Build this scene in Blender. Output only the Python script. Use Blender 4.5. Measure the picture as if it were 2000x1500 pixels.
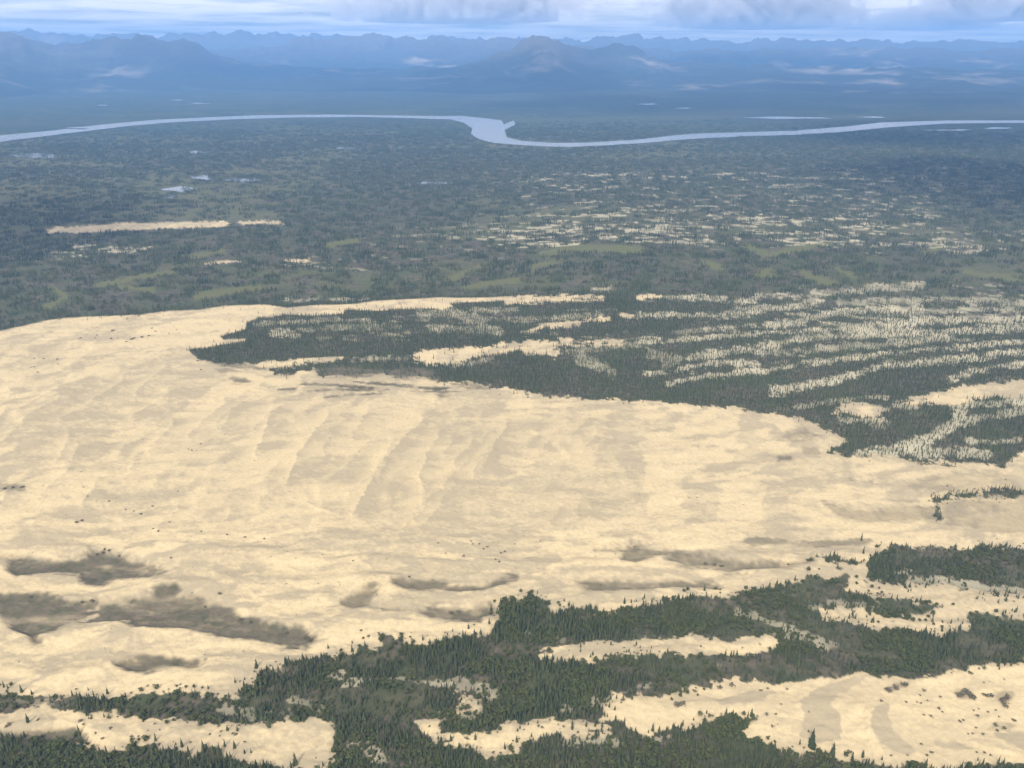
import bpy, bmesh, math, random, time
import numpy as np
from mathutils import Vector
T0 = time.time()
R = math.radians
scene = bpy.context.scene
for o in list(bpy.data.objects):
    bpy.data.objects.remove(o, do_unlink=True)
COL = scene.collection

# ------------------------------------------------------------------ camera
CAM_H = 400.0                      # metres above the dune field
FPX = 1620.0                       # focal length in pixels of a 2000 px wide picture
HORIZON_V = 105.0
PITCH = math.atan((750.0 - HORIZON_V) / FPX)
cam_data = bpy.data.cameras.new("camera")
cam_data.sensor_width = 36.0
cam_data.lens = 36.0 * FPX / 2000.0
cam_data.clip_start = 1.0
cam_data.clip_end = 400000.0
cam = bpy.data.objects.new("camera", cam_data)
cam.location = (0, 0, CAM_H)
cam.rotation_euler = (math.pi / 2 - PITCH, 0, 0)
COL.objects.link(cam)
scene.camera = cam

# ------------------------------------------------------------------ sky and sun
SUN_ELEV, SHADOW_AZ = R(42), R(20)     # shadows fall away from the camera, 20 degrees to the right
SUNDIR = Vector((-math.sin(SHADOW_AZ) * math.cos(SUN_ELEV), -math.cos(SHADOW_AZ) * math.cos(SUN_ELEV), math.sin(SUN_ELEV)))
world = bpy.data.worlds.new("World")
scene.world = world
world.use_nodes = True
wt = world.node_tree
wt.nodes.clear()
W = lambda t, **k: (lambda n: ([setattr(n, a, b) for a, b in k.items()], n)[1])(wt.nodes.new(t))
out = W("ShaderNodeOutputWorld")
bg = W("ShaderNodeBackground")
sky = W("ShaderNodeTexSky", sky_type='NISHITA')
sky.sun_disc = False
sky.sun_elevation = SUN_ELEV
sky.sun_rotation = math.atan2(SUNDIR.x, SUNDIR.y)
sky.altitude = 400
sky.air_density = 1.0
sky.dust_density = 0.6
sky.ozone_density = 1.0
# thin high cloud: noise over the plane of a cloud deck, so it runs over the whole sky
tc = W("ShaderNodeTexCoord")
sep = W("ShaderNodeSeparateXYZ")
wt.links.new(tc.outputs["Generated"], sep.inputs[0])
mz = W("ShaderNodeMath", operation='MAXIMUM'); wt.links.new(sep.outputs[2], mz.inputs[0]); mz.inputs[1].default_value = 0.0
az_ = W("ShaderNodeMath", operation='ADD'); wt.links.new(mz.outputs[0], az_.inputs[0]); az_.inputs[1].default_value = 0.035
dx = W("ShaderNodeMath", operation='DIVIDE'); wt.links.new(sep.outputs[0], dx.inputs[0]); wt.links.new(az_.outputs[0], dx.inputs[1])
dy = W("ShaderNodeMath", operation='DIVIDE'); wt.links.new(sep.outputs[1], dy.inputs[0]); wt.links.new(az_.outputs[0], dy.inputs[1])
cmb = W("ShaderNodeCombineXYZ"); wt.links.new(dx.outputs[0], cmb.inputs[0]); wt.links.new(dy.outputs[0], cmb.inputs[1])
nz = W("ShaderNodeTexNoise"); nz.inputs["Scale"].default_value = 0.55; nz.inputs["Detail"].default_value = 6; nz.inputs["Roughness"].default_value = 0.55
wt.links.new(cmb.outputs[0], nz.inputs["Vector"])
ramp = W("ShaderNodeValToRGB")
ramp.color_ramp.elements[0].position = 0.30; ramp.color_ramp.elements[0].color = (0, 0, 0, 1)
ramp.color_ramp.elements[1].position = 0.57; ramp.color_ramp.elements[1].color = (1, 1, 1, 1)
wt.links.new(nz.outputs[0], ramp.inputs[0])
mix = W("ShaderNodeMix", data_type='RGBA')
wt.links.new(ramp.outputs[0], mix.inputs[0])
wt.links.new(sky.outputs[0], mix.inputs[6])
mix.inputs[7].default_value = (19.0, 17.6, 16.4, 1)
wt.links.new(mix.outputs[2], bg.inputs[0])
bg.inputs[1].default_value = 0.11
wt.links.new(bg.outputs[0], out.inputs[0])

sun_data = bpy.data.lights.new("sun", 'SUN')
sun_data.energy = 4.2
sun_data.angle = R(0.53)
sun_data.color = (1.0, 0.935, 0.83)
sun = bpy.data.objects.new("sun", sun_data)
sun.rotation_euler = SUNDIR.to_track_quat('Z', 'Y').to_euler()
sun.location = (0, 0, 3000)
COL.objects.link(sun)

scene.view_settings.view_transform = 'Standard'
scene.view_settings.look = 'None'
scene.view_settings.exposure = -0.17
scene.view_settings.gamma = 1.0
scene.view_settings.use_curve_mapping = False
scene.cycles.use_denoising = True
scene.cycles.max_bounces = 6
scene.cycles.diffuse_bounces = 2
scene.cycles.glossy_bounces = 2
scene.cycles.transmission_bounces = 2
scene.cycles.transparent_max_bounces = 8
scene.cycles.volume_bounces = 2

# ------------------------------------------------------------------ numpy helpers
def hash2(ix, iy, seed):
    n = (ix * 374761393 + iy * 668265263 + seed * 1274126177) & 0xFFFFFFFF
    n = ((n ^ (n >> 13)) * 1274126177) & 0xFFFFFFFF
    n = n ^ (n >> 16)
    return (n & 0xFFFFFF) / float(0xFFFFFF)

def vnoise(x, y, seed=0):
    ix = np.floor(x).astype(np.int64); iy = np.floor(y).astype(np.int64)
    fx = x - ix; fy = y - iy
    fx = fx * fx * fx * (fx * (fx * 6 - 15) + 10); fy = fy * fy * fy * (fy * (fy * 6 - 15) + 10)
    a = hash2(ix, iy, seed); b = hash2(ix + 1, iy, seed)
    c = hash2(ix, iy + 1, seed); d = hash2(ix + 1, iy + 1, seed)
    return (a + (b - a) * fx) + ((c + (d - c) * fx) - (a + (b - a) * fx)) * fy

def fbm(x, y, seed=0, octaves=4, gain=0.5):
    s = np.zeros_like(x); a = 1.0; t = 0.0
    c, n = 0.8, 0.6
    for i in range(octaves):
        s += a * vnoise(x, y, seed + i * 17); t += a
        x, y = (c * x - n * y) * 2.03 + 13.7, (n * x + c * y) * 2.03 - 7.1
        a *= gain
    return s / t

def sstep(a, b, x):
    t = np.clip((x - a) / (b - a), 0, 1)
    return t * t * (3 - 2 * t)

def sdf(poly, u, v, margin=45.0):
    """signed distance to a closed outline, positive inside, clamped to +-margin"""
    p = np.array(poly, float)
    res = np.full(u.shape, -margin)
    sel = np.nonzero((u > p[:, 0].min() - margin) & (u < p[:, 0].max() + margin) & (v > p[:, 1].min() - margin) & (v < p[:, 1].max() + margin))[0]
    if len(sel) == 0:
        return res
    x = u[sel]; y = v[sel]
    d2 = np.full(x.shape, margin * margin); inside = np.zeros(x.shape, bool)
    q = np.roll(p, -1, axis=0)
    for (ax, ay), (bx, by) in zip(p, q):
        ex, ey = bx - ax, by - ay
        L = ex * ex + ey * ey + 1e-9
        t = np.clip(((x - ax) * ex + (y - ay) * ey) / L, 0, 1)
        d2 = np.minimum(d2, (x - ax - t * ex) ** 2 + (y - ay - t * ey) ** 2)
        if ay != by:
            c = ((ay > y) != (by > y)) & (x < (bx - ax) * (y - ay) / (by - ay) + ax)
            inside ^= c
    d = np.sqrt(d2)
    res[sel] = np.where(inside, d, -d)
    return res

def lsdf(line, w, u, v, margin=45.0):
    """width minus distance to a polyline"""
    p = np.array(line, float)
    res = np.full(u.shape, -margin)
    sel = np.nonzero((u > p[:, 0].min() - margin) & (u < p[:, 0].max() + margin) & (v > p[:, 1].min() - margin) & (v < p[:, 1].max() + margin))[0]
    if len(sel) == 0:
        return res
    x = u[sel]; y = v[sel]; d2 = np.full(x.shape, margin * margin * 4)
    for (ax, ay), (bx, by) in zip(p[:-1], p[1:]):
        ex, ey = bx - ax, by - ay
        t = np.clip(((x - ax) * ex + (y - ay) * ey) / (ex * ex + ey * ey + 1e-9), 0, 1)
        d2 = np.minimum(d2, (x - ax - t * ex) ** 2 + (y - ay - t * ey) ** 2)
    res[sel] = np.maximum(w - np.sqrt(d2), -margin)
    return res

# ------------------------------------------------------------------ survey: sight lines of the aerial photograph <-> ground positions
cp, sp = math.cos(PITCH), math.sin(PITCH)
def ray(u, v):
    """azimuth and tangent of elevation of the sight line through photo pixel (u, v)"""
    a = (np.asarray(u, float) - 1000) / FPX; b = (np.asarray(v, float) - 750) / FPX
    fy = cp - b * sp; fz = -sp - b * cp
    return np.arctan2(a, fy), fz / np.hypot(a, fy)

CREST = [(-500, 740), (-200, 682), (0, 646), (60, 633), (100, 624), (160, 619), (270, 615), (330, 607), (390, 605), (440, 597), (520, 595), (560, 601),
         (620, 596), (690, 594), (730, 588), (860, 581), (920, 582), (1000, 579), (1070, 580), (1250, 580), (1700, 575), (2500, 575)]
_ca, _ct = ray([p[0] for p in CREST], [p[1] for p in CREST])
_cr = -CAM_H / _ct
_o = np.argsort(_ca)
def base(x, y):
    """the level of the land: the dune field at 0, the plain behind its slip face lower"""
    az = np.arctan2(x, y); r = np.hypot(x, y)
    rc = np.interp(az, _ca[_o], _cr[_o])
    w = 1 - sstep(R(-2), R(9), az)
    return -15.0 * w * sstep(4, 34, r - rc) - 4.0 * sstep(2500, 5000, r)

def to_ground(u, v):
    az, te = ray(u, v)
    z = np.zeros_like(az)
    for _ in range(25):
        r = (z - CAM_H) / te
        z = z + 0.6 * (base(r * np.sin(az), r * np.cos(az)) - z)
    return r * np.sin(az), r * np.cos(az), z

def to_photo(x, y, z):
    dz = z - CAM_H
    depth = y * cp - dz * sp
    depth = np.maximum(depth, 20.0)
    vv = 750 + FPX * (-(y * sp + dz * cp)) / depth
    return np.clip(1000 + FPX * x / depth, -480, 2480), np.clip(vv, -100, 1690)

# ------------------------------------------------------------------ outlines of the land cover (surveyed off the photograph)
SAND_MAIN = [(-600, 760)] + CREST[:19] + [(1000, 586), (960, 589), (900, 591), (878, 593), (885, 598), (862, 607), (848, 602), (762, 604), (745, 607), (675, 605),
    (670, 613), (612, 617), (555, 614), (530, 620), (507, 620), (482, 630), (480, 642), (467, 647), (430, 657), (437, 664), (482, 661), (477, 667), (437, 672),
    (400, 680), (367, 682), (375, 692), (390, 702), (420, 710), (495, 711), (520, 707), (570, 701), (672, 696), (670, 701), (600, 710), (520, 720), (540, 731),
    (575, 732), (580, 723), (617, 722), (620, 730), (695, 733), (750, 728), (782, 737), (825, 733), (870, 746), (935, 752), (975, 757), (1025, 768), (1075, 773),
    (1125, 778), (1175, 781), (1300, 786), (1362, 791), (1450, 797), (1500, 809), (1562, 816), (1600, 830), (1630, 847), (1656, 863), (1622, 872), (1615, 885),
    (1660, 889), (1707, 888), (1760, 897), (1850, 904), (1935, 907), (1957, 913), (1970, 900),
    (2000, 882), (2100, 850), (2600, 770), (2600, 1800), (-600, 1800)]
F_MAIN = [(-600, 1325), (0, 1342), (45, 1345), (62, 1355), (160, 1350), (212, 1355), (275, 1347), (300, 1345), (400, 1350), (450, 1356), (465, 1360), (465, 1340), (475, 1325),
    (495, 1330), (505, 1322), (500, 1302), (540, 1302), (575, 1285), (600, 1282), (650, 1268), (675, 1272), (695, 1265), (700, 1250), (737, 1258), (755, 1243), (775, 1242),
    (825, 1252), (850, 1247), (882, 1240), (910, 1235), (960, 1232), (966, 1220), (972, 1200), (970, 1180), (978, 1174), (1005, 1167), (1037, 1160), (1055, 1162), (1072, 1170),
    (1078, 1184), (1112, 1180), (1150, 1182), (1200, 1190), (1237, 1180), (1275, 1172), (1300, 1163), (1380, 1157), (1430, 1160), (1470, 1147), (1512, 1135), (1562, 1132),
    (1575, 1122), (1612, 1125), (1650, 1115), (1660, 1118), (1657, 1140), (1687, 1152), (1737, 1156), (1800, 1168), (1900, 1190), (2000, 1192), (2600, 1220), (2600, 1800), (-600, 1800)]
F_RIGHT = [(1696, 1098), (1705, 1083), (1718, 1070), (1740, 1061), (1800, 1063), (1900, 1066), (1915, 1057), (1950, 1059), (2000, 1062), (2600, 1080), (2600, 1200), (2000, 1162),
    (1925, 1158), (1850, 1146), (1760, 1139), (1738, 1136), (1692, 1130)]
F_STRIP = [(1812, 962), (1837, 964), (1880, 955), (1937, 949), (2000, 953), (2600, 950), (2600, 985), (2000, 968), (1925, 971), (1850, 973), (1838, 988), (1836, 1020), (1825, 1012), (1820, 976)]
F_SLIVER = [(1577, 1089), (1600, 1085), (1640, 1092), (1705, 1098), (1705, 1105), (1650, 1101), (1600, 1095)]
FORESTS = [F_MAIN, F_RIGHT, F_STRIP, F_SLIVER]
SANDS = [  # sand lying inside or beyond the woods
    [(1655, 1142), (1700, 1130), (1737, 1138), (1850, 1148), (1925, 1161), (2000, 1164), (2600, 1205), (2600, 1235), (2000, 1196), (1962, 1193), (1912, 1190), (1893, 1192), (1878, 1202),
     (1892, 1212), (1888, 1220), (1852, 1217), (1847, 1230), (1812, 1227), (1750, 1224), (1700, 1219), (1675, 1208), (1650, 1206), (1607, 1200), (1603, 1192), (1640, 1188),
     (1705, 1195), (1750, 1202), (1800, 1200), (1828, 1190), (1850, 1181), (1832, 1179), (1800, 1167), (1762, 1162), (1697, 1150)],
    [(1035, 1270), (1075, 1263), (1175, 1255), (1200, 1257), (1275, 1245), (1350, 1240), (1387, 1250), (1450, 1247), (1512, 1240), (1520, 1258), (1450, 1272), (1390, 1278),
     (1275, 1273), (1200, 1270), (1160, 1286), (1145, 1283), (1062, 1278)],
    [(-600, 1400), (0, 1390), (45, 1382), (82, 1375), (120, 1382), (155, 1387), (170, 1396), (207, 1392), (250, 1401), (287, 1400), (325, 1400), (375, 1405), (425, 1415), (475, 1420),
     (525, 1415), (560, 1407), (590, 1415), (610, 1407), (650, 1410), (653, 1425), (651, 1455), (662, 1478), (628, 1500), (600, 1510), (555, 1505), (512, 1475), (470, 1470), (450, 1462), (425, 1450),
     (400, 1447), (375, 1460), (325, 1447), (275, 1446), (250, 1447), (237, 1457), (175, 1452), (150, 1432), (120, 1420), (50, 1422), (8, 1422), (-600, 1430)],
    [(812, 1410), (830, 1402), (857, 1410), (852, 1425), (815, 1425)],
    [(882, 1342), (905, 1352), (937, 1372), (935, 1387), (920, 1377), (892, 1385), (897, 1365)],
    [(847, 1442), (875, 1437), (907, 1427), (970, 1430), (975, 1422), (1000, 1415), (1017, 1430), (1032, 1415), (1050, 1410), (1080, 1405), (1095, 1411), (1135, 1410), (1150, 1420),
     (1210, 1417), (1220, 1426), (1175, 1430), (1137, 1435), (1062, 1435), (1020, 1445), (1012, 1460), (960, 1467), (940, 1460), (935, 1450), (895, 1452)],
    [(1172, 1397), (1190, 1372), (1200, 1360), (1250, 1357), (1300, 1352), (1325, 1352), (1385, 1337), (1387, 1326), (1430, 1322), (1507, 1335), (1537, 1332), (1575, 1327), (1650, 1316),
     (1690, 1315), (1725, 1322), (1795, 1325), (1850, 1310), (1875, 1312), (1900, 1300), (1950, 1300), (2000, 1292), (2600, 1220), (2600, 1480), (1995, 1487), (1950, 1484), (1890, 1492),
     (1850, 1496), (1800, 1489), (1725, 1489), (1650, 1477), (1582, 1462), (1500, 1447), (1450, 1437), (1450, 1420), (1475, 1405), (1477, 1392), (1450, 1394), (1400, 1390), (1362, 1400), (1337, 1413),
     (1262, 1426), (1242, 1421), (1225, 1412), (1210, 1400)],
    [(1755, 784), (1787, 774), (1845, 759), (1900, 750), (1965, 747), (2000, 741), (2600, 690), (2600, 735), (2000, 772), (1962, 772), (1900, 777), (1857, 789), (1825, 784), (1787, 787)],
    [(1627, 801), (1650, 791), (1685, 787), (1700, 794), (1720, 800), (1712, 807), (1680, 809), (1660, 804)],
    [(800, 695), (825, 685), (920, 679), (960, 677), (975, 667), (1015, 669), (1025, 662), (1060, 665), (1082, 667), (1097, 660), (1120, 660), (1120, 667), (1190, 664), (1225, 664),
     (1222, 670), (1150, 671), (1095, 671), (1082, 678), (1097, 682), (1082, 695), (1065, 687), (1025, 685), (1015, 676), (975, 684), (940, 691), (900, 702), (850, 705), (820, 702)],
    [(985, 579), (1035, 577), (1080, 577), (1120, 576), (1180, 577), (1180, 582), (1075, 586), (985, 590)],
    [(87, 449), (110, 444), (180, 440), (250, 436), (340, 434), (443, 431), (448, 436), (440, 443), (380, 445), (330, 447), (250, 450), (180, 454), (120, 455), (90, 453)],
    [(460, 434), (520, 431), (555, 433), (555, 438), (520, 439), (470, 438)],
    [(400, 512), (440, 507), (470, 506), (470, 510), (420, 515), (400, 515)],
    [(545, 508), (605, 505), (610, 509), (570, 513)],
]
SAND_TONGUES = [[(1040, 645), (1060, 638), (1110, 633), (1150, 626), (1190, 622)], [(1213, 614), (1235, 617)], [(1250, 582), (1290, 579)]]
PANS = [  # dark heath on the floors of the blow-outs
    ([(-300, 1075), (0, 1077), (37, 1082), (75, 1096), (112, 1095), (170, 1087), (180, 1077), (235, 1078), (240, 1087), (300, 1096), (325, 1112), (300, 1120), (225, 1127), (195, 1136), (160, 1132),
      (155, 1117), (75, 1117), (30, 1120), (15, 1110), (20, 1095), (0, 1087), (-300, 1088)], 1.0),
    ([(0, 1160), (75, 1162), (137, 1170), (185, 1165), (195, 1172), (265, 1167), (310, 1152), (337, 1149), (355, 1160), (385, 1162), (410, 1172), (450, 1188), (512, 1217), (550, 1226), (600, 1233),
      (622, 1247), (600, 1260), (550, 1259), (507, 1247), (400, 1236), (357, 1225), (300, 1225), (255, 1222), (235, 1215), (252, 1210), (175, 1212), (130, 1215), (105, 1230), (75, 1240),
      (85, 1257), (65, 1255), (55, 1240), (30, 1227), (0, 1200), (-300, 1190), (-300, 1160)], 1.0),
    ([(225, 1292), (262, 1279), (300, 1276), (330, 1284), (360, 1288), (400, 1294), (390, 1303), (330, 1303), (290, 1308), (255, 1304), (235, 1298)], 0.95),
    ([(770, 1139), (790, 1132), (830, 1133), (900, 1140), (950, 1143), (1005, 1122), (1010, 1126), (960, 1149), (900, 1151), (830, 1150), (790, 1146)], 0.85),
    ([(672, 1174), (700, 1155), (725, 1143), (740, 1148), (735, 1158), (712, 1167), (740, 1182), (790, 1190), (760, 1193), (720, 1186), (690, 1182)], 0.7),
    ([(825, 1196), (850, 1184), (880, 1183), (960, 1180), (966, 1195), (942, 1200), (937, 1211), (870, 1206), (840, 1203)], 0.9),
    ([(1165, 1070), (1215, 1065), (1240, 1060), (1275, 1072), (1300, 1080), (1270, 1087), (1240, 1095), (1215, 1092), (1220, 1079), (1190, 1071)], 0.75),
    ([(1300, 1091), (1325, 1079), (1390, 1085), (1440, 1093), (1500, 1098), (1560, 1094), (1578, 1088), (1590, 1096), (1540, 1109), (1500, 1110), (1450, 1112), (1430, 1119), (1390, 1108), (1340, 1106)], 0.75),
    ([(1430, 1055), (1480, 1050), (1560, 1058), (1620, 1056), (1700, 1054), (1705, 1061), (1650, 1063), (1600, 1070), (1540, 1063), (1470, 1065)], 0.6),
    ([(1125, 1133), (1165, 1130), (1240, 1130), (1300, 1135), (1390, 1140), (1405, 1150), (1340, 1143), (1280, 1150), (1200, 1153), (1140, 1148), (1170, 1141)], 0.8),
    ([(1608, 982), (1650, 993), (1700, 1004), (1740, 985), (1790, 985), (1820, 995), (1830, 1020), (1700, 1018), (1640, 1004)], 0.45),
    ([(1650, 932), (1700, 937), (1712, 943), (1660, 940)], 0.5),
    ([(1770, 945), (1840, 925), (1950, 925), (1990, 955), (1950, 957), (1870, 962), (1790, 962)], 0.3),
    ([(1840, 985), (1900, 970), (2000, 967), (2600, 970), (2600, 1055), (2000, 1045), (1940, 1042), (1900, 1030), (1850, 1024)], 0.36),
    ([(1540, 845), (1570, 838), (1600, 850), (1595, 858), (1550, 860), (1530, 853)], 0.55),
    ([(1515, 890), (1545, 887), (1548, 898), (1520, 900)], 0.7), ([(1565, 872), (1600, 876), (1600, 886), (1570, 886)], 0.4),
    # streaks of heath at the left end of the far woods
    ([(412, 709), (495, 711), (520, 720), (470, 719), (440, 716)], 0.7), ([(440, 738), (455, 733), (480, 737), (490, 746), (470, 745)], 0.8), ([(420, 722), (455, 720), (470, 727), (430, 730)], 0.5),
    ([(615, 722), (700, 716), (760, 722), (830, 727), (870, 745), (825, 735), (782, 738), (750, 729), (695, 734), (625, 732)], 0.85),
    ([(530, 760), (580, 756), (575, 760), (540, 762)], 0.95), ([(580, 749), (640, 748), (690, 750), (740, 758), (690, 758), (640, 753)], .95), ([(690, 745), (740, 744), (800, 750), (860, 756), (900, 757), (850, 761), (790, 756)], 1.0),
    ([(590, 768), (630, 757), (690, 757), (760, 761), (700, 764), (640, 762)], .9), ([(630, 775), (680, 768), (745, 767), (700, 772), (640, 777)], .85), ([(850, 770), (880, 768), (900, 773), (860, 775)], .8), ([(805, 762), (860, 762), (905, 766), (860, 768)], .8),
    ([(880, 748), (935, 752), (960, 762), (910, 760)], 0.7),
    # heath below the bottom-left sand band
    ([(5, 1423), (60, 1420), (120, 1420), (155, 1432), (170, 1448), (90, 1446), (0, 1442), (-300, 1440), (-300, 1423)], 0.9),
    ([(1725, 1345), (1750, 1336), (1775, 1333), (1770, 1343), (1735, 1352)], 0.55), ([(1865, 1352), (1885, 1344), (1905, 1356), (1900, 1366), (1872, 1364)], 0.6), ([(1950, 1355), (1975, 1355), (1975, 1372), (1960, 1380), (1950, 1370)], 0.5),
    ([(1312, 1370), (1335, 1366), (1338, 1378), (1318, 1382)], 0.5), ([(1945, 1408), (1985, 1412), (1970, 1425), (1930, 1422)], 0.35), ([(0, 945), (30, 948), (52, 952), (50, 962), (15, 962), (-20, 965)], 0.45),
]
SLIVERS = [[(152, 1187), (190, 1176), (194, 1181), (160, 1189)], [(133, 1211), (165, 1200), (190, 1191), (193, 1197), (165, 1209)]]
LICHEN = [  # pale lichen ground under open trees: bands (line, half width, strength)
    ([(1250, 583), (1290, 580), (1350, 583), (1410, 584), (1480, 588)], 5, .9), ([(1250, 617), (1330, 617), (1440, 613), (1500, 605), (1560, 600), (1605, 588)], 6, 1),
    ([(1440, 602), (1500, 600), (1560, 596), (1610, 578)], 6, .7), ([(1370, 642), (1450, 638), (1475, 631)], 3, .8), ([(1500, 634), (1560, 628), (1620, 612), (1700, 606), (1800, 600)], 8, .95),
    ([(1250, 668), (1350, 660), (1450, 655), (1550, 648), (1650, 640), (1750, 632), (1850, 628), (2000, 620), (2400, 600)], 6, 1), ([(1350, 697), (1430, 686), (1500, 674), (1560, 661), (1640, 656), (1720, 650), (1850, 647), (2000, 640), (2400, 610)], 9, .9),
    ([(1480, 690), (1560, 686), (1640, 680), (1720, 672), (1860, 660)], 8, .65), ([(1262, 731), (1330, 722), (1380, 711), (1450, 709), (1480, 712)], 6, .95),
    ([(1305, 752), (1330, 742), (1400, 732), (1500, 724), (1560, 712), (1640, 700), (1740, 690), (1850, 680), (2000, 668), (2400, 640)], 6, 1), ([(1510, 764), (1560, 755), (1620, 745), (1690, 725), (1750, 712), (1850, 704), (2000, 690), (2400, 660)], 8, 1),
    ([(1550, 797), (1620, 784), (1700, 775), (1730, 775)], 5, .6), ([(1858, 740), (1900, 728), (1960, 716), (2000, 711), (2400, 690)], 7, 1), ([(1860, 795), (1920, 788), (2000, 782), (2400, 760)], 9, .9),
    ([(1880, 830), (1930, 812), (2000, 800), (2400, 780)], 10, .7), ([(1890, 862), (1940, 868), (1990, 862)], 5, .8), ([(1640, 822), (1680, 820), (1720, 826)], 8, .8), ([(1690, 800), (1740, 795), (1790, 793)], 7, .8), ([(1700, 833), (1740, 832)], 6, .45),
    ([(535, 650), (560, 648), (580, 655)], 9, 1), ([(500, 633), (540, 628), (580, 628), (620, 630)], 4, .6), ([(640, 640), (700, 637), (780, 640)], 8, .4), ([(820, 612), (860, 610), (900, 616), (940, 625)], 10, .6),
    ([(840, 638), (890, 642), (950, 640), (980, 650)], 9, .55), ([(920, 605), (980, 606), (1010, 602)], 4, .6), ([(960, 622), (1060, 622), (1180, 614)], 4, .55), ([(1110, 686), (1180, 680), (1250, 672)], 7, .5), ([(1130, 700), (1180, 715), (1195, 730)], 12, .6),
    ([(1270, 690), (1320, 700), (1300, 712)], 12, .5), ([(560, 585), (620, 584), (720, 584)], 3, .6), ([(1160, 567), (1195, 564)], 4, .7), ([(890, 710), (930, 706), (960, 700)], 6, .6), ([(690, 702), (760, 697), (800, 700)], 4, .7), ([(540, 719), (600, 712)], 3, .5),
    ([(1480, 577), (1520, 575), (1560, 578)], 5, .8), ([(1590, 574), (1640, 570), (1720, 562), (1800, 560)], 9, .7), ([(1640, 592), (1720, 588), (1850, 585), (2000, 590)], 7, .6), ([(1700, 622), (1780, 610), (1900, 606), (2000, 604)], 6, .55),
    ([(1675, 893), (1750, 880), (1820, 856), (1868, 825), (1880, 798)], 15, 1), ([(1790, 888), (1860, 882), (1930, 890)], 11, .9),
    # near woods
    ([(1440, 1197), (1465, 1195), (1500, 1213), (1530, 1230)], 8, .65), ([(1500, 1240), (1545, 1236), (1575, 1244), (1625, 1262)], 7, .55), ([(675, 1334), (715, 1326), (760, 1326), (850, 1334), (880, 1338)], 6, .8), ([(640, 1318), (665, 1318)], 6, .6),
    ([(675, 1462), (700, 1456), (740, 1478)], 14, .75), ([(880, 1332), (930, 1340), (965, 1355)], 12, .6), ([(865, 1404), (915, 1410)], 12, .6), ([(570, 1362), (605, 1372), (625, 1385)], 10, .6), ([(1110, 1392), (1150, 1378), (1190, 1366)], 9, .65),
    ([(975, 1245), (1010, 1236), (1060, 1246), (1100, 1250)], 10, .45), ([(1090, 1452), (1150, 1450), (1200, 1447), (1220, 1456)], 8, .75), ([(1260, 1440), (1300, 1440), (1325, 1436)], 6, .7), ([(1732, 1128), (1760, 1118), (1780, 1116)], 5, .8),
    ([(1750, 1134), (1800, 1137), (1860, 1144), (1930, 1152), (2000, 1154)], 6, .6), ([(440, 1378), (480, 1392), (560, 1395)], 8, .4), ([(1590, 1185), (1650, 1178), (1720, 1186)], 4, .5), ([(1390, 1295), (1420, 1303)], 5, .4), ([(1230, 1345), (1290, 1340)], 3, .5), ([(20, 1372), (60, 1368), (100, 1370)], 6, .35),
]
TONES = [  # damp, slightly greyer sand
    [(1562, 1372), (1590, 1345), (1650, 1325), (1710, 1316), (1680, 1340), (1640, 1360), (1620, 1380), (1640, 1400), (1645, 1425), (1640, 1445), (1600, 1455), (1562, 1440), (1565, 1400)],
    [(1700, 1400), (1715, 1385), (1735, 1375), (1732, 1400), (1742, 1430), (1765, 1450), (1800, 1475), (1760, 1477), (1720, 1460), (1700, 1425)],
    [(1820, 1440), (1850, 1445), (1900, 1460), (1870, 1466), (1830, 1457)], [(1945, 1430), (1965, 1450), (2000, 1465), (2100, 1470), (2100, 1430)],
    [(1400, 1368), (1460, 1352), (1510, 1347), (1540, 1352), (1500, 1362), (1470, 1380), (1410, 1378)],
]
MEADOWS_W = 1.25
MEADOWS = [([(1060, 497), (1100, 488), (1160, 484), (1250, 487)], 6), ([(1455, 480), (1502, 498), (1560, 486), (1620, 475)], 5), ([(1478, 540), (1505, 530), (1512, 541)], 5), ([(1568, 530), (1592, 545), (1630, 551)], 6),
    ([(1637, 526), (1668, 540)], 4), ([(1838, 455), (1840, 475), (1812, 494)], 6), ([(1370, 513), (1410, 524)], 5), ([(872, 546), (940, 521)], 5), ([(910, 562), (950, 553), (1010, 547)], 5), ([(385, 580), (440, 570), (505, 562)], 6),
    ([(185, 558), (260, 545), (335, 532)], 4), ([(375, 502), (435, 490)], 4), ([(235, 562), (300, 566)], 4), ([(100, 560), (130, 580), (90, 600)], 4), ([(1040, 520), (1080, 512)], 4), ([(1885, 530), (1930, 538), (1990, 545)], 5), ([(640, 480), (700, 470)], 4)]
RIVER_FAR = [(-470, 318), (-200, 287), (0, 264), (100, 255), (200, 243), (300, 234), (400, 229), (500, 225), (640, 223.5), (780, 225.5), (860, 226.5), (905, 226), (930, 229), (960, 232), (980, 235), (984, 243), (1003, 235), (1007, 243), (985, 254), (990, 268),
             (1020, 275), (1080, 279), (1150, 278), (1250, 272), (1300, 266), (1350, 261), (1450, 258), (1550, 255), (1650, 247), (1720, 239), (1850, 235), (2000, 235), (2250, 236), (2470, 238)]
RIVER_NEAR = [(2470, 243), (2250, 240.5), (2000, 239.5), (1850, 241), (1740, 248), (1650, 257), (1560, 263), (1450, 266), (1340, 272), (1260, 279), (1180, 284), (1100, 287), (1050, 285), (1000, 282), (965, 279), (935, 272), (920, 262), (922, 250), (905, 239), (880, 233),
              (800, 230.5), (700, 228), (560, 229.5), (450, 233), (330, 239), (250, 246), (150, 258), (60, 269), (0, 277), (-200, 300), (-470, 335)]
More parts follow.
